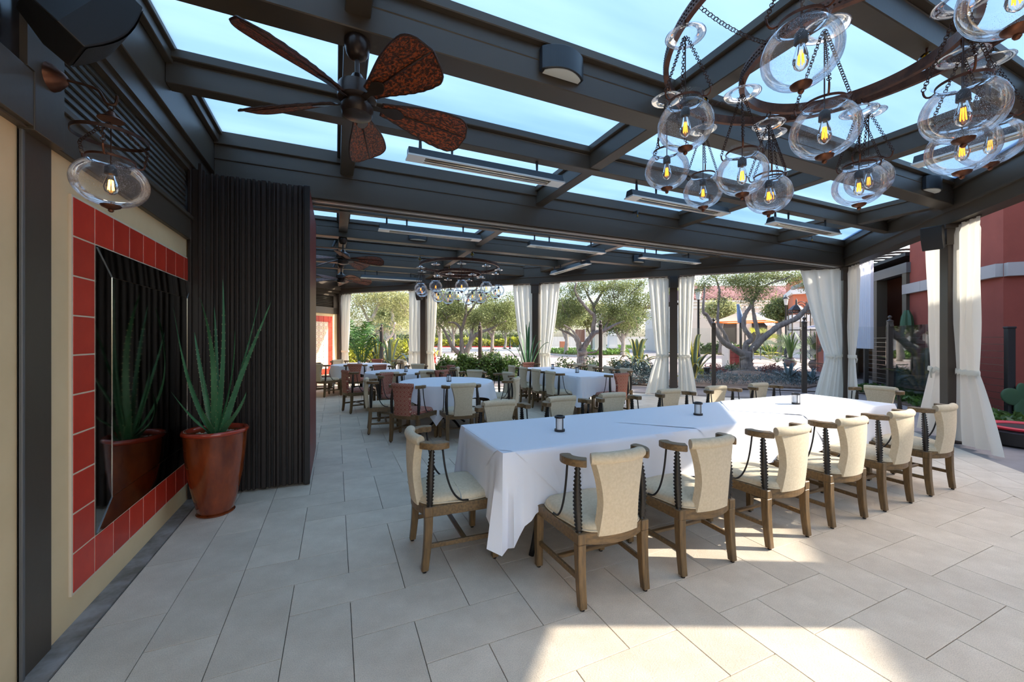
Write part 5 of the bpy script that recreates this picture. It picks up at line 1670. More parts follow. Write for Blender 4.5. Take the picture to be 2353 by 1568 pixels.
for px, py, mt, lab in ((1640, 862, 'red_leaf', 'reddish shrub left of the leaning olive'), (1775, 862, 'red_leaf', 'reddish shrub right of the leaning olive'), (1600, 868, 'yellow_leaf', 'small yellow succulent beside the curtain'), (1690, 858, 'dark_leaf', 'dark low shrub at the foot of the leaning olive')):
    p = G(px, py); bush('low_shrub', p, (0.6, 0.45, 0.40), 800, (0.10, 0.04), mt, lab, 'low shrubs in the planting bed')
bed2 = MB(); q = [(-0.5, 19.85), (1.2, 20.9), (13.0, 9.1), (11.2, 7.95)]
bed2.prism(q, gz, 0.02); tag(bed2.build('planting_strip', 'mulch'), 'strip of planted soil outside the glass screen', 'planting bed')
bpoly = [(9.7, 1.2), (12.6, 4.1), (15.0, 6.5), (14.0, 6.9), (11.4, 4.2), (8.9, 1.7)]
bed3 = MB(); bed3.prism(bpoly, gz, 0.02); bo = bed3.build('planting_strip', 'mulch'); tag(bo, 'planted soil between the glass screen and the red building', 'planting bed')
tag(link('ground_cover', leaf_mesh('ground_cover', fill(bpoly, 1500, 0.03, 0.16), 0.14, 0.07, 'shrub_leaf', 0.3), bo), kind='stuff')

# ------------------------------------------------------------------ agaves, palms, cacti
def strap(path, w, thick=0.012, fold=0.3):
    rows = []
    L = len(path)
    for i, p in enumerate(path):
        u = i/(L-1)
        t = (path[min(i+1, L-1)]-path[max(i-1, 0)]).normalized()
        s_ = t.cross(Vector((0, 0, 1)))
        if s_.length < 1e-3: s_ = Vector((1, 0, 0))
        s_.normalize(); n = s_.cross(t)
        ww = w*(0.55+0.9*u-1.45*u*u)*1.25 if u < 0.99 else 0.001
        ww = max(ww, 0.001)
        rows.append((p, s_, n, ww))
    return rows
def agave(nm, base, leaves, lab, group, edge=True, green='agave_green', seed=1, wd=0.075):
    rr = random.Random(seed)
    t = empty(nm, base, 0, lab, 'agave', group)
    for (az, reach, h, droop) in leaves:
        d = Vector((math.cos(az), math.sin(az), 0))
        path = bez(d*0.04, d*(0.08+reach*0.2)+Vector((0, 0, h*0.55)), d*reach*0.7+Vector((0, 0, h*1.05)), d*reach+Vector((0, 0, h-droop)), 14)
        rows = strap(path, wd*rr.uniform(0.85, 1.15))
        m = MB(); e = MB()
        g = []; el = []; er = []
        for p, s_, n, ww in rows:
            k = 0.74 if edge else 1.0
            g.append([p-s_*ww*k+n*ww*0.22*k, p-n*0.012, p+s_*ww*k+n*ww*0.22*k, p+n*0.004, p-s_*ww*k+n*ww*0.22*k])
            el.append([p-s_*ww+n*ww*0.30, p-s_*ww*0.72+n*ww*0.215]); er.append([p+s_*ww*0.72+n*ww*0.215, p+s_*ww+n*ww*0.30])
        o = MB().grid(g).build('leaf', green, t, smooth=50)
        if edge:
            MB().grid(el).build('leaf_edge', 'agave_edge', o, smooth=True); MB().grid(er).build('leaf_edge', 'agave_edge', o, smooth=True)
    return t
def rosette(n, reach, h, seed, droop=0.2, upn=4):
    rr = random.Random(seed)
    out = []
    for k in range(n):
        a = 2*PI*k/n*1.0+rr.uniform(-0.25, 0.25)
        if k % 3 == 0: out.append((a, reach*0.35, h, 0.0))
        else: out.append((a, reach*rr.uniform(0.7, 1.1), h*rr.uniform(0.45, 0.8), droop*rr.uniform(0, 1.6)))
    return out
p = AF(1465, 860, 14.2); p.z = 0.35; agave('striped_agave', p, rosette(17, 1.0, 1.15, 3, 0.35), 'large yellow edged agave left of the speaker post', 'striped agaves outside', wd=0.115)
p = AF(1592, 850, 13.4); p.z = 0.15; agave('striped_agave', p, rosette(13, 0.9, 1.5, 4, 0.3), 'large yellow edged agave half hidden by the curtain of the speaker post', 'striped agaves outside', wd=0.12)
p = AF(896, 850, 17.2); p.z = 0.0; agave('striped_agave', p, rosette(16, 1.3, 1.5, 5, 0.5), 'large yellow edged agave behind the farthest round table', 'striped agaves outside', wd=0.10)
p = AF(868, 850, 17.6); p.z = 0.0; agave('striped_agave', p, rosette(14, 1.2, 1.7, 6, 0.6), 'tall drooping striped agave beside the potted palm', 'striped agaves outside', wd=0.09)
p = AF(950, 850, 17.0); p.z = 0.0; agave('blue_agave', p, rosette(12, 1.0, 1.6, 7, 0.2), 'plain blue agave left of the post below the chandelier', 'blue agaves outside', edge=False, green='agave_blue', wd=0.10)
p = AF(1812, 870, 14.2); p.z = 0.03; agave('blue_agave', p, rosette(14, 0.62, 0.62, 8, 0.05), 'small blue agave in the planting bed by the screen post', 'blue agaves outside', edge=False, green='agave_blue', wd=0.06)
p = AF(1862, 880, 13.2); p.z = 0.03; agave('blue_agave', p, rosette(14, 0.55, 0.5, 9, 0.05), 'small blue agave right of the screen post', 'blue agaves outside', edge=False, green='agave_blue', wd=0.06)
p = AF(2118, 850, 10.2); p.z = 0.02; agave('striped_agave', p, rosette(15, 0.85, 1.25, 10, 0.1), 'sunlit striped agave behind the glass at the right', 'striped agaves outside', wd=0.075)
# spiky plant in front of a post
p = POST['D']+Vector((-0.55, -0.55, 0)); t = empty('planter', (p.x, p.y, 0), 0, 'dark square planter at the foot of the post', 'planter')
MB().box((-0.2, -0.2, 0), (0.2, 0.2, 0.5)).build('box', 'dark_pot', t, bevel=0.01); MB().box((-0.17, -0.17, 0.5), (0.17, 0.17, 0.505)).build('soil', 'soil', t)
agave('sword_plant', (p.x, p.y, 0.5), [(a_, r_, h_, 0) for a_, r_, h_ in ((0.2, .5, .95), (1.0, .3, 1.35), (1.9, .35, 1.2), (2.6, .55, 1.0), (3.4, .5, 1.1), (4.1, .3, 1.4), (4.9, .4, 1.1), (5.6, .6, .9), (0.6, .12, 1.5), (3.0, .75, .75))], 'dark sword-leaved plant in front of the post with pale curtains', 'potted plants', edge=False, green='aloe', wd=0.03)
# feathery palm
def feather_palm(base, h, n, lab, seed):
    rr = random.Random(seed)
    t = empty('areca_palm', base, 0, lab, 'palm')
    for k in range(n):
        a = 2*PI*k/n+rr.uniform(-0.3, 0.3)
        d = Vector((math.cos(a), math.sin(a), 0)); hh = h*rr.uniform(0.55, 1.0); re = rr.uniform(0.7, 1.5)
        path = bez(d*0.08, d*0.15+Vector((0, 0, hh*0.6)), d*re*0.5+Vector((0, 0, hh*1.08)), d*re+Vector((0, 0, hh*rr.uniform(0.55, 0.88))), 18)
        o = MB().tube(path, [0.012-0.0005*i for i in range(19)], 5).build('stalk', 'palm_leaf', t, smooth=True)
        m = MB()
        for i in range(6, 19):
            p = path[i]; tn = (path[min(i+1, 18)]-path[i-1]).normalized(); s_ = tn.cross(Vector((0, 0, 1))).normalized()
            for sg in (-1, 1):
                for q in (0, 0.5):
                    pp = p+tn*q*0.05
                    L = 0.36*(1-abs(i-12)/14)
                    e = pp+s_*sg*L*0.8+tn*L*0.55+Vector((0, 0, -L*0.3*rr.random()))
                    w = tn*0.013
                    m.add([pp-w, pp+w, (pp+e)/2+w*1.2, e, (pp+e)/2-w*1.2], [(0, 1, 2, 4), (4, 2, 3)])
        m.build('frond', 'palm_leaf', o)
p = AF(830, 860, 16.6); p.z = 0.0; feather_palm(p, 2.6, 30, 'feathery green palm by the far left corner', 3)
def fan_palm(base, h, n, lab, seed, mat='fan_palm_leaf', R_=0.55):
    rr = random.Random(seed)
    t = empty('fan_palm', base, 0, lab, 'palm', 'fan palms by the entrance')
    for k in range(n):
        a = 2*PI*k/n+rr.uniform(-.3, .3); el = rr.uniform(0.15, 1.25)
        d = Vector((math.cos(a)*math.cos(el), math.sin(a)*math.cos(el), math.sin(el)))
        L = h*rr.uniform(0.6, 1.0)
        hub = d*L+Vector((0, 0, 0.1))
        o = MB().tube([(0, 0, 0.05), d*L*0.5+Vector((0, 0, 0.1)), hub], [0.02, 0.016, 0.012], 5).build('stalk', mat, t)
        s_ = d.cross(Vector((0, 0, 1))).normalized(); u_ = d
        m = MB()
        for q in range(22):
            b = -1.9+3.8*q/21
            e = (u_*math.cos(b)+s_*math.sin(b))
            nn = u_.cross(s_)
            tip = hub+e*R_*rr.uniform(0.85, 1.0)-Vector((0, 0, 0.06))
            sd = (e.cross(nn)).normalized()*0.022
            mid = hub+e*R_*0.5
            m.add([hub, mid+sd, tip, mid-sd], [(0, 1, 2, 3)])
        m.build('fan_leaf', mat, o)
    return t
fan_palm(AF(1786, 810, 25)*Vector((1, 1, 0)), 1.6, 12, 'silvery fan palm left of the round pot', 1)
fan_palm(AF(1770, 800, 29)*Vector((1, 1, 0)), 2.6, 11, 'sunlit yellow green fan palm behind the round pot', 2, 'yellow_leaf')
fan_palm(AF(1902, 850, 18.5)*Vector((1, 1, 0)), 1.5, 12, 'blue green fan palm beside the left corner curtain', 3, 'blue_leaf')
fan_palm(AF(1872, 840, 21)*Vector((1, 1, 0)), 1.7, 10, 'fan palm between the screen post and the corner curtain', 4)
def round_pot(f, px, r, lab, plant, seed):
    b = AF(px, 800, f); t = empty('round_pot', (b.x, b.y, gz), 0, lab, 'plant pot', 'round dark pots')
    MB().lathe([(0, 0), (r*0.55, 0), (r*0.9, r*0.45), (r, r*0.85), (r*0.9, r*1.25), (r*0.62, r*1.5), (r*0.68, r*1.58), (r*0.58, r*1.55), (r*0.5, r*1.3), (0, r*1.3)], 24).build('body', 'dark_pot', t, smooth=60)
    agave('yucca', (b.x, b.y, gz+r*1.3), [(rr_*2.4, 0.25+0.55*((rr_*7) % 3)/3, 1.1+0.5*((rr_*5) % 4)/4, 0.0) for rr_ in range(18)], plant, 'potted plants', edge=False, green='palm_leaf', wd=0.05)
round_pot(22, 1816, 0.31, 'round dark brown pot near the entrance', 'spiky yucca growing in the round dark pot', 1)
round_pot(19.5, 1876, 0.33, 'round dark pot half hidden by the corner curtain', 'spiky yucca in the half hidden round pot', 2)
# columnar cactus and prickly pear on the right
b = AF(2084, 850, 11.5); t = empty('column_cactus', (b.x, b.y, gz), 0, 'tall dark green column cactus beside the screen post at the right', 'cactus')
for i, (dx, h, r) in enumerate(((0, 2.35, 0.13), (0.16, 1.75, 0.10), (-0.18, 1.5, 0.09))):
    m = MB(); rows = []
    for k in range(14):
        z = h*k/13; q = r*(1 if k < 11 else math.sqrt(max(0.01, 1-((k-10.5)/2.7)**2)))
        rows.append([((q*(1+0.16*math.cos(6*a)))*math.cos(a)+dx*_c, (q*(1+0.16*math.cos(6*a)))*math.sin(a)-dx*_s, z) for a in [2*PI*j/36 for j in range(37)]])
    m.grid(rows).build('stem', 'cactus', t, smooth=50)
b = AF(2338, 950, 7.7); t = empty('prickly_pear', (b.x, b.y, gz), 0, 'prickly pear cactus with flat pads at the right edge', 'cactus')
for px, py, rx_, ry_, tl in ((2326, 912, 28, 19, 0.3), (2344, 935, 14, 30, 0.1), (2352, 905, 16, 26, -0.4), (2350, 955, 12, 22, 0.0)):
    c = AF(px, py, 7.7)-Vector((b.x, b.y, gz)); s_ = 7.7/FPX
    mm = Matrix.Translation(c) @ Matrix.Rotation(-YAW, 4, 'Z') @ Matrix.Rotation(tl, 4, 'Y')
    MB().lathe([(0.001, -1)]+[(math.cos(a_), math.sin(a_)) for a_ in [-PI/2+PI*k/12 for k in range(1, 12)]]+[(0.001, 1)], 20, m=mm @ Matrix.Diagonal((rx_*s_, 0.035, ry_*s_, 1))).build('pad', 'cactus', t, smooth=True)
b = G(2330, 1018); t = empty('round_planter', (b.x+0.15, b.y-0.1, gz), 0, 'low black round planter with a red rim at the right edge', 'planter')
MB().lathe([(0, 0), (0.42, 0), (0.5, 0.03), (0.5, 0.20), (0.44, 0.24), (0, 0.24)], 32).build('drum', 'black', t, smooth=40)
MB().lathe([(0.46, 0.235), (0.47, 0.26), (0.40, 0.27), (0.33, 0.25), (0.33, 0.235)], 32, closed=True).build('rim', 'cushion_red', t, smooth=40)
p = AF(998, 850, 14.6); t = empty('red_flower', (p.x, p.y, gz), 0, 'single red flower spike outside the patio by the chandelier post', 'flower')
MB().tube([(0, 0, 0), (0.01, 0, 0.5), (0, 0, 0.62)], 0.008, 5).build('stem', 'palm_leaf', t)
tag(link('petals', leaf_mesh('petals', rng.normal(size=(90, 3))*np.array([0.03, 0.03, 0.10])+np.array([0, 0, 0.75]), 0.08, 0.035, 'flower_red', 1.2), t), kind='stuff')

# ------------------------------------------------------------------ glass screens round the terrace
def scr_post(px, lab, f=None):
    r = (px-1176.5)/FPX
    f = f or 19.0/((_s+_c)+(_c-_s)*r)
    b = AF(px, 780, f)
    t = empty('screen_post', (b.x, b.y, gz), math.radians(45), lab, 'post', 'posts of the glass screens')
    MB().box((-0.055, -0.055, 0), (0.055, 0.055, 1.98)).build('shaft', 'post_brown', t, bevel=0.005)
    MB().lathe([(0.075, 1.98), (0.075, 2.0), (0.03, 2.03), (0.022, 2.05), (0.04, 2.075), (0.045, 2.10), (0.035, 2.13), (0, 2.145)], 14).build('finial', 'post_brown', t, smooth=50)
    MB().box((-0.13, -0.03, 1.84), (0.13, 0.03, 1.90)).build('lug', 'post_brown', t, bevel=0.004)
    return b
sp = [scr_post(px, 'dark slim screen post with ball finial, '+w) for px, w in ((877, 'behind the farthest round table'), (1103, 'in front of the first olive tree'), (1380, 'in front of the twisted olive'), (1640, 'left of the leaning olive'), (1848, 'right of the leaning olive'), (2045, 'beside the column cactus'))]
pc = scr_post(2238, 'dark slim screen post with ball finial, hidden behind the right curtain', 7.62)
allp = sp+[pc]
names = ['in front of the yellow shrubs', 'in front of the first olive', 'in front of the striped agave', 'in front of the planting bed', 'beside the corner curtain', 'at the right in front of the sunlit agave']
for i in range(len(allp)-1):
    a = Vector(allp[i]); b = Vector(allp[i+1]); a.z = b.z = 0
    d = (b-a).normalized(); a += d*0.08; b -= d*0.08
    c = (a+b)/2
    t = empty('glass_screen', (c.x, c.y, gz), math.atan2(d.y, d.x), 'clear glass wind screen '+names[i], 'glass screen', 'glass wind screens')
    L = (b-a).length/2
    npn = 2 if L > 1.2 else 1
    for k in range(npn):
        x0 = -L+2*L*k/npn+0.006; x1 = -L+2*L*(k+1)/npn-0.006
        MB().box((x0, -0.005, 0.06), (x1, 0.005, 1.85)).build('pane', 'pane_glass', t)
    MB().box((-L, -0.02, 0.03), (L, 0.02, 0.06)).build('bottom_rail', 'post_brown', t)
    if i == 3:
        for sx in (-0.09, 0.09):
            MB().tube([(sx, 0.03, 0.92), (sx, 0.06, 0.94), (sx, 0.06, 1.26), (sx, 0.03, 1.28)], 0.016, 8).build('door_handle', 'chrome', t, smooth=True)
# cable railing in front of the red building
def rail_post(px, f):
    b = AF(px, 780, f); b.z = gz
    return b
rp = [rail_post(2320, 7.8), rail_post(2140, 10.2), rail_post(1990, 13.4)]
for i, b in enumerate(rp):
    t = empty('railing_post', b, math.radians(45), 'black post of the cable railing, %s' % ('at the right edge' if i == 0 else 'hidden behind the curtain' if i == 1 else 'right of the corner curtain'), 'post', 'posts of the cable railing')
    MB().box((-0.055, -0.055, 0), (0.055, 0.055, 1.72)).build('shaft', 'black', t, bevel=0.005)
    MB().box((-0.065, -0.065, 1.72), (0.065, 0.065, 1.76)).build('cap', 'black', t, bevel=0.008)
for i in range(2):
    a, b = rp[i], rp[i+1]; c = (a+b)/2
    t = empty('cable_railing', c, 0, 'horizontal steel cables of the railing, %s run' % ('near' if i == 0 else 'far'), 'railing', 'cable railings')
    for k in range(11):
        z = 0.15+0.14*k
        MB().tube([a-c+Vector((0, 0, z)), b-c+Vector((0, 0, z))], 0.006, 5).build('cable', 'chrome', t)

# ------------------------------------------------------------------ red building at the right
def wallbox(m, a, b, th, z0, z1):
    a = Vector((a[0], a[1], 0)); b = Vector((b[0], b[1], 0))
    m.bar(a+Vector((0, 0, (z0+z1)/2)), b+Vector((0, 0, (z0+z1)/2)), th, z1-z0)
rb = empty('red_building', (12.94, 3.49, 0), 0, 'dark red stucco building with a grey stone band at the right', 'building')
K0 = Vector((12.94, 3.49)); far = K0+Vector((2.45, 2.45)); rt = K0+Vector((3.2, -3.2)); rt2 = rt+Vector((-9.5, -9.5))
HB = 5.2
def loc2(v): return (v[0]-12.94, v[1]-3.49)
pl = [K0, far, far+Vector((3.5, -3.5)), Vector((22, 3.0)), Vector((22, -3)), rt]
MB().prism([loc2(v) for v in pl], gz, HB).build('walls', 'stucco_red', rb)
# wing added out of view on the sunny side; its parapet shades the patio floor
wing = empty('shade_wing', (rt.x, rt.y, 0), 0, 'red stucco wing added out of view to shade the patio floor', 'building')
WH = 7.0
MB().prism([(0, 0), (-9.5, -9.5), (-8.1, -10.9), (1.4, -1.4)], gz, WH).build('walls', 'stucco_red', wing)
MB().prism([(-0.1, 0.1), (-9.6, -9.4), (-9.4, -9.6), (0.1, -0.1)], WH-0.15, WH).build('coping', 'stone_band', wing)
def band_blocks(a, b, n, z0, z1, off):
    d = (b-a)/n; nn = Vector((-(b-a).y, (b-a).x)).normalized()
    for k in range(n):
        p = a+d*k+nn*off; q = a+d*(k+1)+nn*off
        m = MB(); g = (q-p).normalized()*0.004
        pp = loc2(p+g); qq = loc2(q-g)
        m.bar((pp[0], pp[1], (z0+z1)/2), (qq[0], qq[1], (z0+z1)/2), 0.16, z1-z0)
        m.build('stone_block', 'stone_band', rb)
band_blocks(K0, far+Vector((0.1, 0.1)), 4, 2.82, 3.10, 0.04)
band_blocks(rt, K0, 4, 2.82, 3.10, 0.04)
# open loggia beyond the corner
lg = empty('loggia', (far.x, far.y, 0), math.radians(45), 'dark open loggia with white curtains left of the red building', 'building')
LL = 7.6  # lengthened past its open bays so that it shades the plaza
MB().box((0, -2.2, gz), (LL, -2.0, 4.2)).build('rear_wall', 'room_red', lg)
MB().box((LL-0.15, -2.0, gz), (LL, 0.05, 3.95)).build('side_wall', 'room_red', lg)
MB().box((4.2, -0.15, gz), (LL, 0.02, 3.5)).build('front_wall', 'stucco_red', lg)
MB().box((0, -2.0, 3.95), (LL, 0.1, 4.05)).build('soffit', 'black', lg)
MB().box((-0.05, -0.12, 3.45), (LL, 0.10, 3.75)).build('header', 'steel_side', lg)
MB().box((0.0, -0.2, gz), (0.22, 0.08, 3.5)).build('pier', 'steel', lg)
MB().box((1.75, -0.2, gz), (2.05, 0.08, 3.5)).build('pier', 'steel', lg)
MB().box((3.9, -0.2, gz), (4.2, 0.08, 3.5)).build('pier', 'steel', lg)
for k in range(16):
    x = 0.2+k*0.48
    MB().tube(bez((x, -1.0, 3.9), (x, -0.4, 4.25), (x, 0.4, 4.25), (x, 1.0, 3.95), 8), 0.035, 6).build('pergola_rib', 'slat', lg, smooth=True)
MB().box((-0.1, 0.92, 3.86), (LL, 1.05, 4.02)).build('pergola_beam', 'steel_side', lg)
for z in (1.5, 2.1, 2.7):
    MB().lathe([(0, 0), (0.09, 0.02), (0.10, 0.14), (0.06, 0.22), (0.05, 0.26), (0, 0.26)], 12, (1.45, -0.9, z)).build('hanging_jar', 'lamp_glass', lg, smooth=50)
MB().tube([(1.0, -0.9, 0.6), (1.0, -0.9, 3.6)], 0.02, 6).build('lamp_stem', 'brass', lg)
def flat_curtain(p, d, w, z0, z1, lab, seed):
    d = Vector(d).normalized(); n = Vector((-d.y, d.x, 0)); rr = random.Random(seed); ph = rr.uniform(0, 6)
    t = empty('outdoor_curtain', p, 0, lab, 'curtain', 'white curtains of the loggia')
    rows = [[tuple(d*(w*j/50)*(1-0.12*(1-i/12))+n*0.05*math.sin(j*1.05+ph+0.2*math.sin(i*.5))+Vector((0, 0, z0+(z1-z0)*i/12))) for j in range(51)] for i in range(13)]
    MB().grid(rows).build('drape', 'curtain_white', t, smooth=True)
wq = lambda x, y: Vector((far.x, far.y, 0))+DT*x+Vector((-1, 1, 0)).normalized()*y
flat_curtain(wq(-0.1, 0.9), DT, 1.1, 1.2, 3.85, 'white curtain hanging in front of the red corner', 4)
flat_curtain(wq(2.3, 0.9), DT, 1.7, 0.3, 3.85, 'long white curtain of the loggia behind the grey umbrella', 5)

# ------------------------------------------------------------------ pale building with tiled roof, entrance block
fb = 42.0
c = AF(1735, 780, fb); bl = empty('pale_building', (c.x, c.y, 0), -YAW, 'pale stucco building with a terracotta tile roof across the plaza', 'building')
s_ = fb/FPX
x0, x1 = -165*s_, 190*s_
ez = 1.49+(780-690)*s_; rzd = 1.49+(780-656)*(fb+5)/FPX
MB().box((x0, 0, 0), (x1, 12, ez-0.4)).build('walls', 'stucco_pale', bl)
for z0, z1, o in ((ez-0.9, ez-0.55, 0.12), (ez-0.55, ez-0.25, 0.30), (ez-0.25, ez-0.02, 0.55)):
    MB().box((x0-o, -o, z0), (x1+o, 0.2, z1)).build('cornice', 'stucco_white', bl)
rs = [(x0-0.6, -0.6, ez), (x1+0.6, -0.6, ez), (x1+0.6, 6, rzd), (x0+3.0, 6, rzd)]
m = MB(); m.add(rs+[(x1+.6, 12.6, ez), (x0-.6, 12.6, ez)], [(0, 1, 2, 3), (2, 4, 5, 3), (0, 3, 5)]); m.build('roof_deck', 'roof_deck', bl)
nr = 44
for k in range(nr):
    x = x0-0.5+(x1-x0+1.0)*k/(nr-1)
    t_top = min(1.0, (x-(x0-0.6))/3.6) if x < x0+3.0 else 1.0
    a = Vector((x, -0.72, ez+0.04)); b = Vector((x, -0.6+6.6*t_top, ez+(rzd-ez)*t_top+0.04))
    if t_top < 0.05: continue
    MB().tube([a, (a+b)/2, b], 0.105, 8, sq=1.0).build('tile_row', 'roof_tile', bl, smooth=True)
for px in (1745, 1675):
    q = (px-1735)*s_
    MB().box((q-0.8, -0.05, 1.0), (q+0.8, 0.02, 3.6)).build('window', 'window_dark', bl)
m = MB(); q = (1760-1735)*s_; m.add([(q-1.2, -0.05, 4.3), (q+1.6, -0.05, 4.3), (q+1.6, -1.5, 2.9), (q-0.9, -1.5, 2.9)], [(0, 1, 2, 3)]); m.build('awning', 'awning_blue', bl)
fe = 31.0; s_ = fe/FPX
c = AF(1880, 780, fe); eb = empty('entrance_building', (c.x, c.y, 0), -YAW-0.5, 'orange stucco entrance block with pale pilasters and mouldings', 'building')
MB().box((-46*s_, 0.6, 0), (4.5, 5, 3.4)).build('wall', 'stucco_pale', eb)
MB().box((-46*s_, 0.4, 3.4), (4.5, 5, 6.5)).build('upper_wall', 'stucco_orange', eb)
m = MB(); m.box((-52*s_, 0.1, 3.15), (4.6, 5, 3.45)); m.build('cornice', 'stucco_white', eb)
m = MB(); m.box((-52*s_, 0.0, 5.1), (4.6, 5, 5.5)); m.build('cornice', 'stucco_white', eb)
for px in (1838, 1858, 1890):
    q = (px-1880)*s_
    o = MB().box((q-0.28, 0.25, 0), (q+0.28, 0.62, 3.0)).build('pilaster', 'stucco_pale', eb)
    MB().box((q-0.36, 0.15, 2.9), (q+0.36, 0.62, 3.15)).build('capital', 'stucco_white', o)
    MB().box((q-0.36, 0.15, 0), (q+0.36, 0.62, 0.35)).build('base', 'stucco_white', o)
# ------------------------------------------------------------------ umbrellas, lamps, street things
def umbrella(f, px, w, py_rim, py_top, mat, lab, under=None, sides=8):
    b = AF(px, 780, f); s_ = f/FPX
    zr = 1.49+(780-py_rim)*s_; zt = 1.49+(780-py_top)*s_; r = w*s_/2
    t = empty('market_umbrella', (b.x, b.y, gz), -YAW, lab, 'umbrella', 'umbrellas on the plaza')
    MB().tube([(0, 0, 0), (0, 0, zt)], 0.05, 8).build('pole', 'post_brown', t)
    rows = []
    for k in range(7):
        u = k/6
        rows.append([(r*u*math.cos(2*PI*j/sides), r*u*math.sin(2*PI*j/sides), zt-(zt-zr)*(u**0.62)) for j in range(sides+1)])
    MB().grid(rows).build('canopy', mat, t)
    if under: MB().grid([[(r*0.98*math.cos(2*PI*j/sides), r*0.98*math.sin(2*PI*j/sides), zr+dz) for j in range(sides+1)] for dz in (-0.05, 0.01)]).build('valance', under, t)
    MB().lathe([(r*0.2, 0), (r*0.2, 0.08), (0.06, 0.1)], 12).build('foot', 'iron', t)
umbrella(25, 1712, 154, 739, 703, 'umbrella_tan', 'tan umbrella with orange valance in front of the pale building', 'umbrella_orange', 4)
umbrella(18, 1948, 190, 752, 722, 'umbrella_white', 'pale grey umbrella behind the corner curtains', None, 8)
b = AF(1702, 780, 16.4); t = empty('closed_umbrella', (b.x, b.y, gz), 0, 'folded umbrella with a blue cover behind the leaning olive', 'umbrella')
MB().tube([(0, 0, 0), (0, 0, 2.2)], 0.05, 8).build('pole', 'post_brown', t)
MB().tube([(0, 0, 2.2), (-0.06, 0, 2.5), (-0.16, 0, 2.95)], [0.11, 0.10, 0.05], 10).build('cover', 'umbrella_blue', t, smooth=True)
def street_lamp(f, px, py_top, lab, head=True):
    b = AF(px, 780, f); h = 1.49+(780-py_top)*f/FPX
    t = empty('street_lamp', (b.x, b.y, gz), -YAW, lab, 'street lamp', 'street lamps')
    MB().lathe([(0.2, 0), (0.2, 0.12), (0.13, 0.2), (0.11, 0.75), (0.065, 0.85), (0.05, h-0.6), (0.07, h-0.55)], 12).build('pole', 'iron', t, smooth=50)
    MB().lathe([(0.10, h-0.55), (0.17, h-0.15), (0.17, h-0.12), (0.10, h-0.52)], 4, closed=True).build('lantern_glass', 'lamp_glass', t)
    MB().lathe([(0.22, h-0.13), (0.12, h-0.03), (0.04, h), (0.03, h+0.1), (0, h+0.12)], 8).build('lantern_roof', 'iron', t)
street_lamp(19.4, 1605, 662, 'tall dark street lamp right of the speaker post')
street_lamp(27, 1806, 682, 'dark street lamp with a white lantern near the entrance')
street_lamp(60, 1172, 735, 'distant slim lamp post across the road')
street_lamp(62, 1488, 742, 'distant lamp post by the topiary')
def iron_lantern(f, px, lab, w):
    b = AF(px, 780, f); t = empty('iron_pavilion_lantern', (b.x, b.y, gz), 0, lab, 'lantern', 'iron lantern frames by the entrance')
    z0, z1 = 1.49+(780-758)*f/FPX, 1.49+(780-712)*f/FPX
    for k in range(6):
        a = 2*PI*k/6
        MB().bar((w*math.cos(a), w*math.sin(a), 0 if k % 3 == 0 else z0), (w*math.cos(a), w*math.sin(a), z1), 0.045, 0.045).build('upright', 'iron', t)
    for z in (z0, (z0+z1)/2+0.5, z1):
        MB().tube([(w*math.cos(2*PI*k/6), w*math.sin(2*PI*k/6), z) for k in range(6)], 0.03, 5, closed=True).build('ring', 'iron', t)
    MB().lathe([(w*1.1, z1), (w*0.5, z1+0.25), (0.06, z1+0.35), (0.05, z1+0.6), (0, z1+0.75)], 6).build('roof', 'iron', t)
    for k in range(6):
        a = 2*PI*k/6+PI/6
        c0 = Vector((w*0.87*math.cos(a), w*0.87*math.sin(a), z1-0.2))
        tn = Vector((-math.sin(a), math.cos(a), 0))
        MB().tube([c0+tn*(0.16*(1-q/16)*math.cos(q*0.6))+Vector((0, 0, 0.16*(1-q/16)*math.sin(q*0.6))) for q in range(15)], 0.016, 5).build('scroll', 'iron', t)
iron_lantern(25, 1830, 'ornate iron lantern frame left of the iron gate', 0.42)
iron_lantern(25.5, 1872, 'ornate iron lantern frame half hidden by the corner curtain', 0.42)
b = AF(1862, 780, 25.2); t = empty('iron_scrollwork', (b.x, b.y, gz), -YAW, 'curled wrought iron scrollwork above the lantern frames', 'ironwork')
for cx_, cz_, r_ in ((-0.6, 3.55, 0.38), (0.35, 3.9, 0.5), (1.1, 3.5, 0.32), (-0.1, 3.3, 0.22)):
    MB().tube([(cx_+r_*(1-q/34)*math.cos(q*0.42), 0, cz_+r_*(1-q/34)*math.sin(q*0.42)) for q in range(32)], 0.022, 6).build('scroll', 'iron', t, smooth=True)
MB().tube([(-0.25, 0, 0), (-0.25, 0, 3.9)], 0.03, 6).build('standard', 'iron', t)
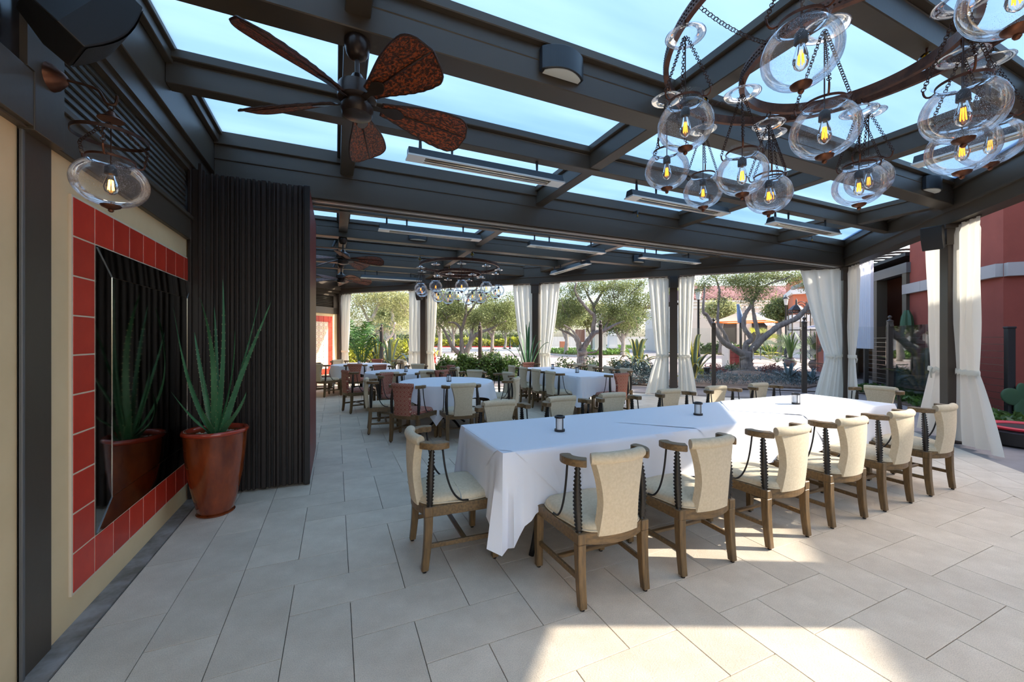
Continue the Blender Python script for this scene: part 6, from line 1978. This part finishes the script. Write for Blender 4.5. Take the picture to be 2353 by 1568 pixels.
MB().tube([(-1.3, 0, 3.2), (1.3, 0, 3.2)], 0.02, 6).build('rail', 'iron', t)
b = AF(1687, 780, 20.5); t = empty('kiosk', (b.x, b.y, gz), -YAW, 'dark red cabinet with drawers behind the leaning olive', 'cabinet')
MB().box((-0.42, -0.3, 0), (0.42, 0.3, 1.12)).build('body', 'kiosk_red', t, bevel=0.01); MB().box((-0.48, -0.36, 0), (-0.42, 0.3, 1.16)).build('side_post', 'stucco_pale', t)
for z in (0.35, 0.6, 0.85): MB().box((-0.36, -0.315, z), (0.36, -0.30, z+0.2)).build('drawer', 'kiosk_red', t, bevel=0.004)
b = AF(1624, 780, 15.0); t = empty('trash_bin', (b.x, b.y, gz), 0, 'short dark bollard in the planting bed', 'bollard')  # plain dark cylinder standing for a trash bin, gives no light
MB().lathe([(0, 0), (0.1, 0), (0.1, 0.40), (0.12, 0.41), (0.12, 0.45), (0, 0.46)], 16).build('body', 'iron', t, smooth=40)
b = AF(1333, 780, 30); t = empty('sign_board', (b.x, b.y, gz), -YAW, 'plain brown sign board behind the twisted olive', 'sign')
zs = 1.49; MB().box((-0.36, -0.04, zs-0.2), (0.34, 0.04, zs+0.75)).build('board', 'sign_brown', t); MB().box((0.34, -0.06, -0.0), (0.42, 0.06, zs+0.78)).build('standard', 'stone_band', t)
b = AF(1498, 780, 60); t = empty('topiary_pot', (b.x, b.y, gz), 0, 'ball topiary in a terracotta pot by the garden wall', 'plant pot')
MB().lathe([(0, 0), (0.4, 0), (0.6, 1.0), (0.65, 1.1), (0, 1.1)], 14).build('pot', 'terracotta', t, smooth=40)
tag(link('leaves', leaf_mesh('leaves', rng.normal(size=(700, 3))*0.4+np.array([0, 0, 2.2]), 0.35, 0.15, 'dark_leaf'), t), kind='stuff')
b = AF(1296, 780, 58); t = empty('planter_box', (b.x, b.y, gz), -YAW, 'terracotta planter box across the drive', 'planter')
MB().box((-0.6, -0.6, 0), (0.6, 0.6, 1.2)).build('box', 'terracotta', t, bevel=0.03)
